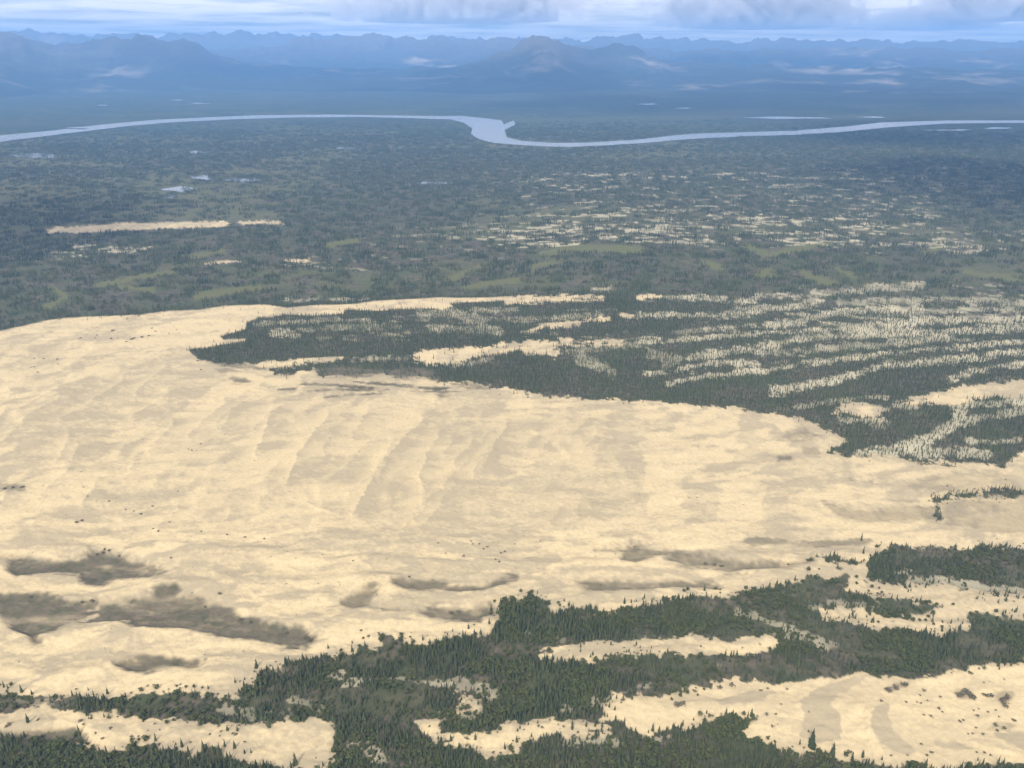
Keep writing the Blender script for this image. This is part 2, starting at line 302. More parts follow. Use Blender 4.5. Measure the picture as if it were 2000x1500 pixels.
PONDS = [(62, 304, 54, 4.5), (387, 297.5, 20, 2.5), (348, 370, 26, 5), (330, 385, 14, 3.5), (395, 347, 28, 4), (473, 352, 30, 4), (265, 188, 26, 1.2), (225, 186.5, 16, 1.0), (345, 196, 14, 1.2), (390, 202.5, 16, 1.2), (200, 206, 12, 1.0), (680, 290, 20, 2),
         (1540, 231, 70, 2.2), (1702, 229.5, 28, 1.2), (1850, 255, 42, 1.5), (1952, 251, 32, 1.6), (850, 358, 30, 3), (1335, 212, 14, 1.0), (1265, 204, 16, 1.0), (150, 250, 22, 1.2)]

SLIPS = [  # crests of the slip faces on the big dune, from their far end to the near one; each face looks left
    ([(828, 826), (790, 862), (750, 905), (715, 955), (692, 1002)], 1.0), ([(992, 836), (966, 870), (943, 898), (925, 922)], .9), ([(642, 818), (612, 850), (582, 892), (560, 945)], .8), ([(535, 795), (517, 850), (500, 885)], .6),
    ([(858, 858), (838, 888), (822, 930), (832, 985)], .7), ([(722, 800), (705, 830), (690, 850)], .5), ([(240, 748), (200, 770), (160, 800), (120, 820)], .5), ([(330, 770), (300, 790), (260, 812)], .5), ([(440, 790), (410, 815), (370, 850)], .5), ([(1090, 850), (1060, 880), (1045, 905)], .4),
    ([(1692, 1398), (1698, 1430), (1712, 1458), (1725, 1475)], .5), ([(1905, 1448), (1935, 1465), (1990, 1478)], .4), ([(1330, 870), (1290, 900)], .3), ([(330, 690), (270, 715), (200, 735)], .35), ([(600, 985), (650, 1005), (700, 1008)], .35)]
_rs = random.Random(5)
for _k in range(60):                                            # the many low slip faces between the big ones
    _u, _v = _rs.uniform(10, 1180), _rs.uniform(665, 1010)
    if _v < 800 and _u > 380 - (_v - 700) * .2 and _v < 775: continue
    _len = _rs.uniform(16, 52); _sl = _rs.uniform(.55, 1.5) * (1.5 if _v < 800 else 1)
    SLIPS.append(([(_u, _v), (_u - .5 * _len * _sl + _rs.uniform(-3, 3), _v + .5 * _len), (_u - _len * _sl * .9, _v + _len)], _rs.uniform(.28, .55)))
# ------------------------------------------------------------------ the land: height and cover at any ground point
_rx, _ry, _ = to_ground(np.array([820., 690.]), np.array([830., 1000.]))
RIDGE_DIR = np.array([_rx[1] - _rx[0], _ry[1] - _ry[0]]); RIDGE_DIR /= np.linalg.norm(RIDGE_DIR)
RIDGE_NRM = np.array([RIDGE_DIR[1], -RIDGE_DIR[0]])
if RIDGE_NRM[0] < 0: RIDGE_NRM = -RIDGE_NRM

def land(x, y):
    x = np.asarray(x, float); y = np.asarray(y, float)
    zb = base(x, y)
    u, v = to_photo(x, y, zb)
    r = np.hypot(x, y)
    pxm = FPX / np.hypot(r, CAM_H)
    n24 = fbm(x / 24, y / 24, 3, 3); n6 = fbm(x / 7, y / 7, 8, 3); n120 = fbm(x / 130, y / 130, 21, 4)
    n2 = vnoise(x / 3.4, y / 2.2, 14); n1_ = vnoise(x / 1.7, y / 1.1, 15)
    jit = np.clip(pxm * (8.0 * (n24 - .5) + 9.0 * (n6 - .5) + 4.0 * (n2 - .5)), -13, 13)
    nst = fbm(x / 34, y / 9, 16, 4); jst = np.clip(pxm * (13.0 * (nst - .5) + 2.0 * (n2 - .5)), -10, 10)
    edge = 1.1
    near = v > 560
    S = sdf(SAND_MAIN, u, v)
    vb = v - 5.2 * pxm * r / np.hypot(r, CAM_H) * (v > 540)      # ground seen one tree height behind this point
    F = np.minimum(np.maximum.reduce([sdf(p, u, v) for p in FORESTS]), np.maximum.reduce([sdf(p, u, vb) for p in FORESTS]))
    SX = np.maximum.reduce([np.maximum(sdf(p, u, v), sdf(p, u, vb)) for p in SANDS] + [lsdf(l, 4.5, u, v) for l in SAND_TONGUES])
    sand_sd = np.where(S > 0, np.minimum(S, -F), np.maximum(S, -60))
    sand_sd = np.maximum(sand_sd, SX)
    crest_side = (v < 700) & (S > -20) & (S < 20) & (u < 1000)
    sand = sstep(-edge, edge, sand_sd + np.where(crest_side, 0.0, jit * .8))
    # pans
    pan = np.zeros_like(u); dep = np.zeros_like(u)
    for p, s in PANS:
        d = sdf(p, u, v)
        ph = max(q[1] for q in p) - min(q[1] for q in p)
        js = .75 if ph > 20 else .22
        pan = np.maximum(pan, s * sstep(-7.0 if ph > 20 else -2.2, 4.5 if ph > 20 else 2.0, d + js * jst + .25 * jit))
        if s >= .7: dep = np.maximum(dep, sstep(-12, 10, d + .3 * jst))
    for p in SLIVERS:
        pan *= 1 - sstep(-1.5, 1.5, sdf(p, u, v) + .4 * jit)
    pan = pan * np.clip(0.95 + 1.3 * (nst - .5) + .5 * (n6 - .5), .3, 1.05)
    # lichen
    lich = np.zeros_like(u)
    for l, w, s in LICHEN:
        lich = np.maximum(lich, s * sstep(-2.2, 1.6, lsdf(l, w * (.78 if l[0][1] < 900 else 1), u, v) + .95 * jit))
    # streaks of lichen heath out on the plain, running roughly east-west
    st = fbm(x / 110, y / 30, 41, 3) * .45 + fbm(x / 24, y / 13, 55, 3) * .55
    reg = sstep(880, 1080, u + 160 * (n120 - .5)) * sstep(315, 345, v) * (1 - sstep(478, 492, v - 12 * (u > 1600))) * (1 - .75 * sstep(1800, 1900, u) * (1 - sstep(430, 470, v)))
    hot = np.exp(-((u - 1330) / 260) ** 2 - ((v - 445) / 24) ** 2) + .7 * np.exp(-((u - 1640) / 140) ** 2 - ((v - 455) / 18) ** 2) + .5 * np.exp(-((u - 1400) / 300) ** 2 - ((v - 345) / 10) ** 2)
    reg2 = .8 * np.exp(-((u - 200) / 130) ** 2 - ((v - 490) / 16) ** 2) + .5 * np.exp(-((u - 660) / 120) ** 2 - ((v - 515) / 14) ** 2) + .34 * sstep(1450, 1600, u) * sstep(545, 560, v) * (1 - sstep(640, 660, v)) * (S < 0) + .35 * np.exp(-((u - 900) / 200) ** 2 - ((v - 470) / 40) ** 2) + .34*sstep(1200,1380,u)*sstep(590,620,v)*(1-.8*sstep(700,730,v))*(S<0) + .35*(u>560)*(u<=1250)*sstep(598,610,v)*(1-sstep(660,675,v))*(S<0)
    rr = np.clip(reg * (.42 + .42 * hot) + reg2, 0, 1.0)
    lich = np.maximum(lich, np.clip(sstep(.66 - .2 * rr, .74 - .2 * rr, st) * np.minimum(rr * 1.8, 1), 0, 1))
    # meadows: wet grass in swales, plus broad olive patches of bog
    mead = np.zeros_like(u)
    for l, w in MEADOWS:
        mead = np.maximum(mead, 1.0 * sstep(-2.0, 2.0, lsdf(l, w * MEADOWS_W, u, v) + .6 * jit))
    bog = fbm(x / 420, y / 230, 71, 4)
    far_plain = sstep(1350, 1700, r) * (1 - sstep(3600, 6500, r) * .45) * (1 - .4 * sstep(1250, 1500, u)) * (v < 575)
    line_mead = mead.copy()
    mead = np.maximum(mead, .55 * far_plain * sstep(.47, .66, bog * .7 + .3 * fbm(x / 60, y / 40, 75, 3)))
    far_open = sstep(4500, 6000, r) * sstep(.60, .74, fbm(x / 1400, y / 800, 91, 4)) * .35 * (1 - sstep(9000, 12000, r))
    mead = np.maximum(mead, far_open)
    mead *= 1 - sstep(0.0, .3, sand)
    lich = np.clip(lich * (.62 + 1.0 * (n24 - .35) + .5 * (n6 - .5)), 0, 1) * (1 - sand)
    pan = np.clip(pan, 0, 1)
    # relief
    sandy = sstep(-25, 10, sand_sd)
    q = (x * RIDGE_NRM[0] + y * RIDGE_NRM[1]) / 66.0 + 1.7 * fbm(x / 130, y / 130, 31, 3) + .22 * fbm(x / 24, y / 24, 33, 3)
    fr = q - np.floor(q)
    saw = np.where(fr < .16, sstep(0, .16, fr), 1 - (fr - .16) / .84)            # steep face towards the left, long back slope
    zone = np.exp(-np.clip(np.abs(u - 760) - 330, 0, None) ** 2 / 180. ** 2) * sstep(770, 830, v) * (1 - sstep(960, 1060, v)) * sstep(-40, -5, -np.maximum(F, -45))
    zone = np.maximum(zone * sandy, .22 * sandy * sstep(640, 700, v) * (1 - sstep(1000, 1060, v)))
    gate = sstep(.38, .62, fbm(x / 75, y / 75, 37, 3))
    dune = 1.6 * zone * saw * (.35 + .65 * gate)
    und = (fbm(x / 55, y / 30, 61, 4) - .5) * 5.0 * sandy + (fbm(x / 14, y / 8, 63, 3) - .5) * 1.9 * sandy + (fbm(x / 5.5, y / 3, 65, 2) - .5) * .5 * sandy
    # long low ridges across the near dunes
    q2 = y / 46.0 + 1.2 * fbm(x / 120, y / 70, 81, 3)
    f2 = q2 - np.floor(q2)
    rid = np.where(f2 < .72, f2 / .72, 1 - (f2 - .72) / .28) * sstep(1020, 1080, v) * sandy * (1 - .6 * sstep(1300, 1340, v)) * 2.6
    wood = (fbm(x / 90, y / 40, 95, 3) - .5) * 6.0 * (1 - sandy) * (1 - sstep(3000, 5000, r)) 
    z = zb + dune + und * (1 - .6 * zone) - 2.7 * dep * (v > 800) - 1.2 * dep * (v <= 800) + rid * (1 - dep) + wood
    crestdip = sstep(14, 0, np.abs(S)) * crest_side
    z = np.where(crest_side, zb + (z - zb) * sstep(2, 22, np.abs(S)), z)
    # river bed
    rv = sdf(RIVER_FAR + RIVER_NEAR, u, v)
    z = z - 3.0 * sstep(-2.0, 1.0, rv) * (v < 345)
    z = z + 25 * sstep(7000, 16000, r) * (fbm(x / 3000, y / 3000, 99, 3) - .35)
    # tone of the sand / of the heath
    wx_, wy_ = x + 60 * (fbm(x / 90, y / 90, 121, 3) - .5), y + 40 * (fbm(x / 90, y / 90, 127, 3) - .5)
    al, ac = wx_ * RIDGE_DIR[0] + wy_ * RIDGE_DIR[1], wx_ * RIDGE_NRM[0] + wy_ * RIDGE_NRM[1]
    mxn = sstep(985, 1065, v)
    tb = fbm(al / 120, ac / 40, 111, 4) * (1 - mxn) + mxn * fbm(wx_ / 85, wy_ / 30, 115, 4); tf = (fbm(wx_ / 30 + al / 60, wy_ / 14, 113, 4) * (1 - mxn) + mxn * fbm(wx_ / 30, wy_ / 8, 117, 4))
    tone = np.clip(.62 * sstep(.46, .54, tb + .25 * (tf - .5)) + .5 * sstep(.44, .58, tf) - .12 + .6 * (n6 - .5) + .55 * (n2 - .5) + .4 * (n1_ - .5), 0, 1)
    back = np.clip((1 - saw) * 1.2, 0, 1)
    tone = tone * (1 - .45 * zone) + .45 * zone * np.clip(np.where(fr < .18, .1 + .5 * (1 - gate), .98 - .62 * fr + 1.5 * (tf - .5) + .5 * (n2 - .5)), 0, 1)  # sunlit steep faces and dimmer back slopes painted into the tone, over the relief
    tone = np.clip(tone + .55 * sstep(.0, .25, dep) * (1 - pan) * n6, 0, 1)
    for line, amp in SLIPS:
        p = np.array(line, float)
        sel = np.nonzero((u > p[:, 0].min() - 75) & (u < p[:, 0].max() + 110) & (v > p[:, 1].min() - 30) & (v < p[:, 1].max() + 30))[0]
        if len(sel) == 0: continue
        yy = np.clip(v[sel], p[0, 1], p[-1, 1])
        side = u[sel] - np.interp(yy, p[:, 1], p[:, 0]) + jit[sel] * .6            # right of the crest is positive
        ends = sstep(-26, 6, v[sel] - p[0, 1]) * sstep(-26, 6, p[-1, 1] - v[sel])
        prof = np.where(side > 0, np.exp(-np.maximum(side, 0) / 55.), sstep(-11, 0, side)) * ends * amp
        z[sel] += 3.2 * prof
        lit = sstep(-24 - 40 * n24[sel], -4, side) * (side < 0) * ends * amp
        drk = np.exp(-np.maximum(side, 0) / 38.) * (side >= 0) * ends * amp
        tone[sel] = np.clip(tone[sel] * (1 - .8 * lit) + drk * .55 * (.6 + .8 * n6[sel]), 0, 1)  # sun on the face and shade behind the crest painted into the sand tone
    ts = np.maximum.reduce([sdf(p, u, v) for p in TONES])
    tone = np.clip(np.maximum(tone * np.where((u > 1150) & (v > 1300), .45, 1), .95 * sstep(-2.5, 2.5, ts + .5 * jit)), 0, 1)
    tone = np.clip(tone + .35 * sstep(-16, -2, -np.abs(sand_sd)) * (n24 > .5) * (v > 1000), 0, 1)
    return dict(z=z, u=u, v=v, r=r, sand=sand, pan=pan, lich=lich, mead=mead, tone=tone, F=F, S=S, sd=sand_sd, n24=n24, n120=n120, n6=n6, river=rv)

# ------------------------------------------------------------------ materials
def new_mat(name):
    m = bpy.data.materials.new(name); m.use_nodes = True
    nt = m.node_tree; nt.nodes.clear()
    o = nt.nodes.new("ShaderNodeOutputMaterial")
    p = nt.nodes.new("ShaderNodeBsdfPrincipled")
    nt.links.new(p.outputs[0], o.inputs[0])
    p.inputs["Roughness"].default_value = .95
    p.inputs["Specular IOR Level"].default_value = .1
    return m, nt, p, o

def mixc(nt, fac, a, b, blend='MIX'):
    n = nt.nodes.new("ShaderNodeMix"); n.data_type = 'RGBA'; n.blend_type = blend
    for s, val in ((0, fac), (6, a), (7, b)):
        if hasattr(val, "is_output"): nt.links.new(val, n.inputs[s])
        else: n.inputs[s].default_value = val if s == 0 else (*val, 1)
    return n.outputs[2]

def noise_out(nt, scale, detail=4, rough=.55, vec=None):
    n = nt.nodes.new("ShaderNodeTexNoise"); n.inputs["Scale"].default_value = scale; n.inputs["Detail"].default_value = detail; n.inputs["Roughness"].default_value = rough
    if vec is not None: nt.links.new(vec, n.inputs["Vector"])
    return n.outputs[0]

def math_out(nt, op, a, b):
    n = nt.nodes.new("ShaderNodeMath"); n.operation = op
    for i, val in enumerate((a, b)):
        if hasattr(val, "is_output"): nt.links.new(val, n.inputs[i])
        else: n.inputs[i].default_value = val
    return n.outputs[0]

def ramp_out(nt, fac, lo, hi):
    n = nt.nodes.new("ShaderNodeMapRange"); n.inputs[1].default_value = lo; n.inputs[2].default_value = hi
    nt.links.new(fac, n.inputs[0]); return n.outputs[0]

def ground_material():
    m, nt, p, o = new_mat("land_cover")
    geo = nt.nodes.new("ShaderNodeNewGeometry"); pos = geo.outputs["Position"]
    at = nt.nodes.new("ShaderNodeAttribute"); at.attribute_name = "cover"
    sp_ = nt.nodes.new("ShaderNodeSeparateColor"); nt.links.new(at.outputs["Color"], sp_.inputs[0])
    at2 = nt.nodes.new("ShaderNodeAttribute"); at2.attribute_name = "tone"
    n1 = noise_out(nt, .12, 5, .6, pos); n2 = noise_out(nt, .9, 3, .6, pos); n3 = noise_out(nt, .018, 4, .55, pos)
    heath = mixc(nt, ramp_out(nt, n1, .35, .62), (.048, .052, .032), (.125, .105, .074))
    heath = mixc(nt, ramp_out(nt, n3, .4, .65), heath, (.062, .074, .034))
    heath = mixc(nt, math_out(nt, 'MULTIPLY', ramp_out(nt, n2, .58, .75), .35), heath, (.22, .20, .15))
    meadow = mixc(nt, n1, (.096, .106, .044), (.138, .134, .058))
    panc = mixc(nt, ramp_out(nt, n1, .35, .7), (.145, .122, .086), (.078, .080, .048))
    lich = mixc(nt, ramp_out(nt, n2, .3, .7), (.52, .475, .335), (.36, .32, .22))
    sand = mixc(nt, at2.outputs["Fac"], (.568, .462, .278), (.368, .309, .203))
    n5 = noise_out(nt, .33, 4, .65, pos)
    sand = mixc(nt, math_out(nt, 'MULTIPLY', ramp_out(nt, n5, .42, .72), .42), sand, (.335, .275, .19))
    at3 = nt.nodes.new("ShaderNodeAttribute"); at3.attribute_name = "canopy"
    heath = mixc(nt, at3.outputs["Fac"], heath, mixc(nt, ramp_out(nt, n3, .35, .65), (.030, .044, .026), (.058, .070, .036)))
    c = mixc(nt, at.outputs["Alpha"], heath, meadow)
    c = mixc(nt, sp_.outputs[1], c, lich)
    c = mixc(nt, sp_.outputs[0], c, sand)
    c = mixc(nt, sp_.outputs[2], c, panc)
    nt.links.new(c, p.inputs["Base Color"])
    b = nt.nodes.new("ShaderNodeBump"); b.inputs["Strength"].default_value = .7; b.inputs["Distance"].default_value = 1.0
    nt.links.new(n5, b.inputs["Height"]); nt.links.new(b.outputs[0], p.inputs["Normal"])
    return m

def foliage_material(name, c1, c2, c3):
    m, nt, p, o = new_mat(name)
    oi = nt.nodes.new("ShaderNodeObjectInfo")
    geo = nt.nodes.new("ShaderNodeNewGeometry")
    a = mixc(nt, oi.outputs["Random"], c1, c2)
    n = noise_out(nt, .9, 3, .6, geo.outputs["Position"])
    a = mixc(nt, math_out(nt, 'MULTIPLY', ramp_out(nt, n, .45, .7), .6), a, c3)
    nt.links.new(a, p.inputs["Base Color"])
    p.inputs["Roughness"].default_value = .8
    return m

M_GROUND = ground_material()
M_SPRUCE = foliage_material("spruce_needles", (.036, .050, .024), (.082, .090, .042), (.092, .106, .042))
M_LEAF = foliage_material("alder_leaves", (.058, .076, .028), (.088, .096, .038), (.112, .118, .046))
M_SHRUB = foliage_material("dwarf_willow", (.135, .116, .078), (.100, .100, .062), (.165, .145, .098))
M_BARK, _nt, _p, _ = new_mat("spruce_bark")
_nt.links.new(mixc(_nt, noise_out(_nt, 3.0), (.09, .075, .06), (.15, .13, .11)), _p.inputs["Base Color"])

# ------------------------------------------------------------------ ground sheet: fine in view, coarser all round
def mesh_obj(name, verts, faces, mat, smooth=True):
    me = bpy.data.meshes.new(name)
    verts = np.asarray(verts, np.float32); faces = np.asarray(faces, np.int32)
    me.vertices.add(len(verts)); me.vertices.foreach_set("co", verts.ravel())
    k = faces.shape[1]
    me.loops.add(faces.size); me.loops.foreach_set("vertex_index", faces.ravel())
    me.polygons.add(len(faces)); me.polygons.foreach_set("loop_start", np.arange(0, faces.size, k, dtype=np.int32))
    me.update(calc_edges=True); me.validate()
    if smooth: me.polygons.foreach_set("use_smooth", np.ones(len(faces), bool))
    me.materials.append(mat)
    ob = bpy.data.objects.new(name, me); COL.objects.link(ob)
    return ob

def grid_faces(nr, nc):
    i = np.arange(nr - 1)[:, None] * nc + np.arange(nc - 1)[None, :]
    i = i.ravel()
    return np.stack([i, i + 1, i + nc + 1, i + nc], 1)

NA = 1050
az_f = np.linspace(R(-47), R(47), NA)
az_c = np.concatenate([np.linspace(R(-180), R(-47), 40)[:-1], az_f, np.linspace(R(47), R(180), 40)[1:]])
dep_a = np.concatenate([np.linspace(R(89.99), R(50), 18)[:-1], np.linspace(R(50), R(1.2), 640), np.linspace(R(1.15), R(.80), 20)])
rr_ = CAM_H / np.tan(dep_a)
AZ, RR = np.meshgrid(az_c, rr_)
gx = (RR * np.sin(AZ)).ravel(); gy = (RR * np.cos(AZ)).ravel()
L = land(gx, gy)
gv = np.stack([gx, gy, L['z']], 1)
gf = grid_faces(*AZ.shape)
gf = gf[:, ::-1]
ground = mesh_obj("ground", gv, gf, M_GROUND)
me = ground.data
cov = np.zeros((len(gv), 4), np.float32)
cov[:, 0] = L['sand']; cov[:, 1] = L['lich']; cov[:, 2] = L['pan']; cov[:, 3] = L['mead']
a = me.attributes.new("cover", 'FLOAT_COLOR', 'POINT'); a.data.foreach_set("color", cov.ravel())
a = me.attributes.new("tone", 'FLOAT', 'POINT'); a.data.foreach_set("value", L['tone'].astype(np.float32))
a = me.attributes.new("canopy", 'FLOAT', 'POINT'); a.data.foreach_set("value", sstep(4000, 5600, L['r']).astype(np.float32))   # beyond the built trees the canopy itself is the surface
ground["kind"] = "structure"
print("ground", round(time.time() - T0, 1), len(gf))

# ------------------------------------------------------------------ mountains beyond the plain
RANGES = [
    (14800, 4200, [(-500, 80), (-300, 75), (0, 72), (40, 68), (100, 92), (150, 92), (190, 76), (220, 66), (255, 76), (285, 72), (335, 69), (360, 71), (392, 84), (415, 102), (450, 118), (520, 128), (700, 135), (900, 128), (960, 112),
      (1000, 95), (1040, 77), (1080, 83), (1115, 96), (1160, 102), (1200, 89), (1245, 97), (1268, 112), (1320, 122), (1500, 127), (1750, 132), (2000, 138), (2500, 136)]),
    (19500, 4600, [(-500, 80), (0, 80), (130, 85), (300, 85), (420, 100), (480, 97), (530, 90), (575, 79), (605, 72), (640, 79), (690, 74), (730, 70), (765, 77), (805, 73), (850, 69), (880, 74), (920, 82), (960, 78), (1000, 80),
      (1200, 95), (1300, 98), (1500, 98), (1700, 96), (2000, 100), (2500, 98)]),
    (24500, 4200, [(-500, 68), (0, 70), (52, 61), (90, 68), (140, 65), (180, 72), (260, 70), (420, 68), (470, 66), (540, 69), (620, 70), (700, 75), (800, 76), (940, 76), (1050, 78), (1150, 78), (1250, 72), (1300, 77), (1400, 79),
      (1500, 78), (1600, 82), (1660, 79), (1760, 84), (1860, 79), (2000, 83), (2500, 80)]),
]
ma = np.linspace(R(-46), R(46), 900)
mr = np.concatenate([np.linspace(9500, 22000, 170), np.linspace(22100, 28300, 60)])
MA, MR = np.meshgrid(ma, mr)
mx, my = (MR * np.sin(MA)).ravel(), (MR * np.cos(MA)).ravel()
ma_, mr_ = MA.ravel(), MR.ravel()
mh = np.full(mx.shape, -60.0)
rn = 1 - np.abs(2 * fbm(mx / 1500, my / 2100, 201, 5, .52) - 1)
for (D, wdt, prof) in RANGES:
    aa, tt = ray([p[0] for p in prof], [p[1] for p in prof])
    o_ = np.argsort(aa)
    crest_h = np.interp(ma_, aa[o_], (CAM_H + tt * D)[o_])
    dd = D + (fbm(ma_ * 9, ma_ * 0 + .5, int(D), 2) - .5) * wdt * .7
    t = np.clip(1 - np.abs(mr_ - dd) / wdt, 0, 1)
    shp = t ** 1.35
    fine = 1 - np.abs(2 * fbm(mx / 620, my / 1000, 231, 5, .55) - 1)
    spur = 1 - (1 - shp) ** .7 * .62 * (1 - rn) - .22 * (1 - shp) * (1 - fine)
    h = crest_h * shp * spur * (1 + .42 * (fine - .70)) + (rn - .75) * 160 * shp * (1 - shp) * 2
    mh = np.maximum(mh, h - 60 * (1 - sstep(0, .12, t)))
mountains_mat, nt, p, o = new_mat("mountain_tundra")
geo = nt.nodes.new("ShaderNodeNewGeometry")
n1 = noise_out(nt, .0011, 6, .6, geo.outputs["Position"]); n2 = noise_out(nt, .0004, 4, .5, geo.outputs["Position"])
sx = nt.nodes.new("ShaderNodeSeparateXYZ"); nt.links.new(geo.outputs["Position"], sx.inputs[0])
alt = ramp_out(nt, sx.outputs[2], 150, 700)
c = mixc(nt, alt, (.040, .048, .030), (.19, .165, .13))
c = mixc(nt, math_out(nt, 'MULTIPLY', ramp_out(nt, n1, .52, .66), ramp_out(nt, n2, .47, .62)), c, (.38, .32, .26))  # pale scree patches, also painting sunlit rock into the colour
nt.links.new(c, p.inputs["Base Color"])
mountains = mesh_obj("mountains", np.stack([mx, my, mh], 1), grid_faces(*MA.shape)[:, ::-1], mountains_mat)
mountains["kind"] = "structure"

# ------------------------------------------------------------------ river and ponds
M_WATER, nt, p, o = new_mat("silty_water")
p.inputs["Base Color"].default_value = (.12, .14, .15, 1); p.inputs["Roughness"].default_value = .18; p.inputs["Specular IOR Level"].default_value = .5
geo = nt.nodes.new("ShaderNodeNewGeometry")
b = nt.nodes.new("ShaderNodeBump"); b.inputs["Strength"].default_value = .25; b.inputs["Distance"].default_value = .3
nt.links.new(noise_out(nt, .15, 4, .6, geo.outputs["Position"]), b.inputs["Height"]); nt.links.new(b.outputs[0], p.inputs["Normal"])

def densify(pts, step):
    o_ = []
    for (ax, ay), (bx, by) in zip(pts, pts[1:] + pts[:1]):
        n = max(1, int(math.hypot(bx - ax, by - ay) / step))
        for i in range(n): o_.append((ax + (bx - ax) * i / n, ay + (by - ay) * i / n))
    return o_

def water_sheet(name, outline, lift):
    pts = densify(outline, 9)
    wx, wy, wz = to_ground(np.array([q[0] for q in pts]), np.array([q[1] for q in pts]))
    k = 8 * (fbm(wx / 60, wy / 60, 5, 3) - .5)
    bm_ = bmesh.new()
    zc = wz + lift
    vs = [bm_.verts.new((a_ + kk, b_ + kk * 2, c_)) for a_, b_, c_, kk in zip(wx, wy, zc, k)]
    f = bm_.faces.new(vs)
    bmesh.ops.triangulate(bm_, faces=[f])
    bmesh.ops.recalc_face_normals(bm_, faces=bm_.faces)
    if sum(f.normal.z for f in bm_.faces) < 0: bmesh.ops.reverse_faces(bm_, faces=bm_.faces)
    me_ = bpy.data.meshes.new(name); bm_.to_mesh(me_); bm_.free(); me_.materials.append(M_WATER)
    ob = bpy.data.objects.new(name, me_); COL.objects.link(ob); ob["kind"] = "structure"
    return ob

water_sheet("river", RIVER_FAR + RIVER_NEAR, -.6)
rng = random.Random(4)
for (pu, pv, pw, ph) in PONDS:
    outl = []
    for i in range(22):
        a_ = 2 * math.pi * i / 22
        k = 1 + .28 * math.sin(2 * a_ + pu) + .16 * math.sin(5 * a_ + pv)
        outl.append((pu + pw * k * math.cos(a_), pv + ph * (1 + .3 * math.sin(3 * a_ + pu * 2)) * math.sin(a_)))
    water_sheet("pond", outl, 1.2 if pv > 280 else 2.5)

# ------------------------------------------------------------------ plants: shared meshes
def spruce_meshes(seed, whorls, per, hi=True, rad=.125):
    """unit-height spruce: (trunk mesh, crown mesh); whorls of drooping boughs round a tapered stem"""
    rg = random.Random(seed)
    tv, tf = [], []
    ns = 6 if hi else 4
    for k, (zz, rr0) in enumerate(((0, .016), (.35, .011), (.98, .002))):
        for i in range(ns):
            a_ = 2 * math.pi * i / ns
            tv.append((rr0 * math.cos(a_), rr0 * math.sin(a_), zz))
    for k in range(2):
        for i in range(ns):
            tf.append((k * ns + i, k * ns + (i + 1) % ns, (k + 1) * ns + (i + 1) % ns, (k + 1) * ns + i))
    cv, cf = [], []
    for w in range(whorls):
        t = w / (whorls - 1)
        z0 = .06 + .90 * t ** .92
        Rr = rad * (1 - t) ** .8 * rg.uniform(.82, 1.15) + .012
        n = max(4, int(per * (1 - .45 * t)))
        off = rg.uniform(0, 6)
        for i in range(n):
            a_ = off + 2 * math.pi * (i + rg.uniform(-.28, .28)) / n
            if rg.random() < .07 and hi: continue
            r1 = Rr * rg.uniform(.65, 1.2); dr = .03 + .05 * (1 - t) * rg.uniform(.6, 1.4)
            wd = max(.018, r1 * .55) * rg.uniform(.8, 1.25); ca, sa = math.cos(a_), math.sin(a_)
            up = z0 + (1.1 / whorls) * .8
            b0 = len(cv)
            cv += [(0, 0, min(up, 1)), (r1 * .6 * ca - wd * sa, r1 * .6 * sa + wd * ca, z0 - dr * .55), (r1 * ca, r1 * sa, z0 - dr), (r1 * .6 * ca + wd * sa, r1 * .6 * sa - wd * ca, z0 - dr * .55)]
            cf += [(b0, b0 + 1, b0 + 2), (b0, b0 + 2, b0 + 3)]
    b0 = len(cv)
    cv += [(.014, 0, .93), (-.007, .012, .93), (-.007, -.012, .93), (0, 0, 1.0)]
    cf += [(b0, b0 + 1, b0 + 3), (b0 + 1, b0 + 2, b0 + 3), (b0 + 2, b0, b0 + 3)]
    return (tv, tf), (cv, cf)

def bush_mesh(seed, n, flat=.8):
    """unit bush: leaf-clump faces through the volume of a lumpy crown"""
    rg = random.Random(seed)
    cv, cf = [], []
    lobes = [(rg.uniform(-.28, .28), rg.uniform(-.28, .28), rg.uniform(.3, .62), rg.uniform(.24, .42)) for _ in range(6)]
    for i in range(n):
        lx, ly, lz, lr = rg.choice(lobes)
        d = Vector((rg.gauss(0, 1), rg.gauss(0, 1), rg.gauss(.25, 1))).normalized() * lr * rg.uniform(.6, 1.05)
        c_ = Vector((lx + d.x, ly + d.y, max(.03, (lz + d.z) * flat)))
        nrm = (d.normalized() + Vector((rg.gauss(0, .5), rg.gauss(0, .5), rg.gauss(.3, .5)))).normalized()
        t1 = nrm.orthogonal().normalized(); t2 = nrm.cross(t1)
        s = rg.uniform(.07, .14)
        b0 = len(cv)
        cv += [tuple(c_ + t1 * s), tuple(c_ + t2 * s * .8), tuple(c_ - t1 * s), tuple(c_ - t2 * s * .8)]
        cf += [(b0, b0 + 1, b0 + 2, b0 + 3)]
    return cv, cf

def mk(name, vf, mat):
    me_ = bpy.data.meshes.new(name); me_.from_pydata(vf[0], [], vf[1]); me_.materials.append(mat); me_.update()
    return me_

SPRUCE = []
for s in range(6):
    t_, c_ = spruce_meshes(s, 13, 9, True, (.115, .145, .175, .13, .19, .155)[s])
    SPRUCE.append((mk("spruce_trunk", t_, M_BARK), mk("spruce_crown", c_, M_SPRUCE)))
BUSH = [mk("shrub_leaves", bush_mesh(20 + s, 95, .62), M_SHRUB) for s in range(4)]

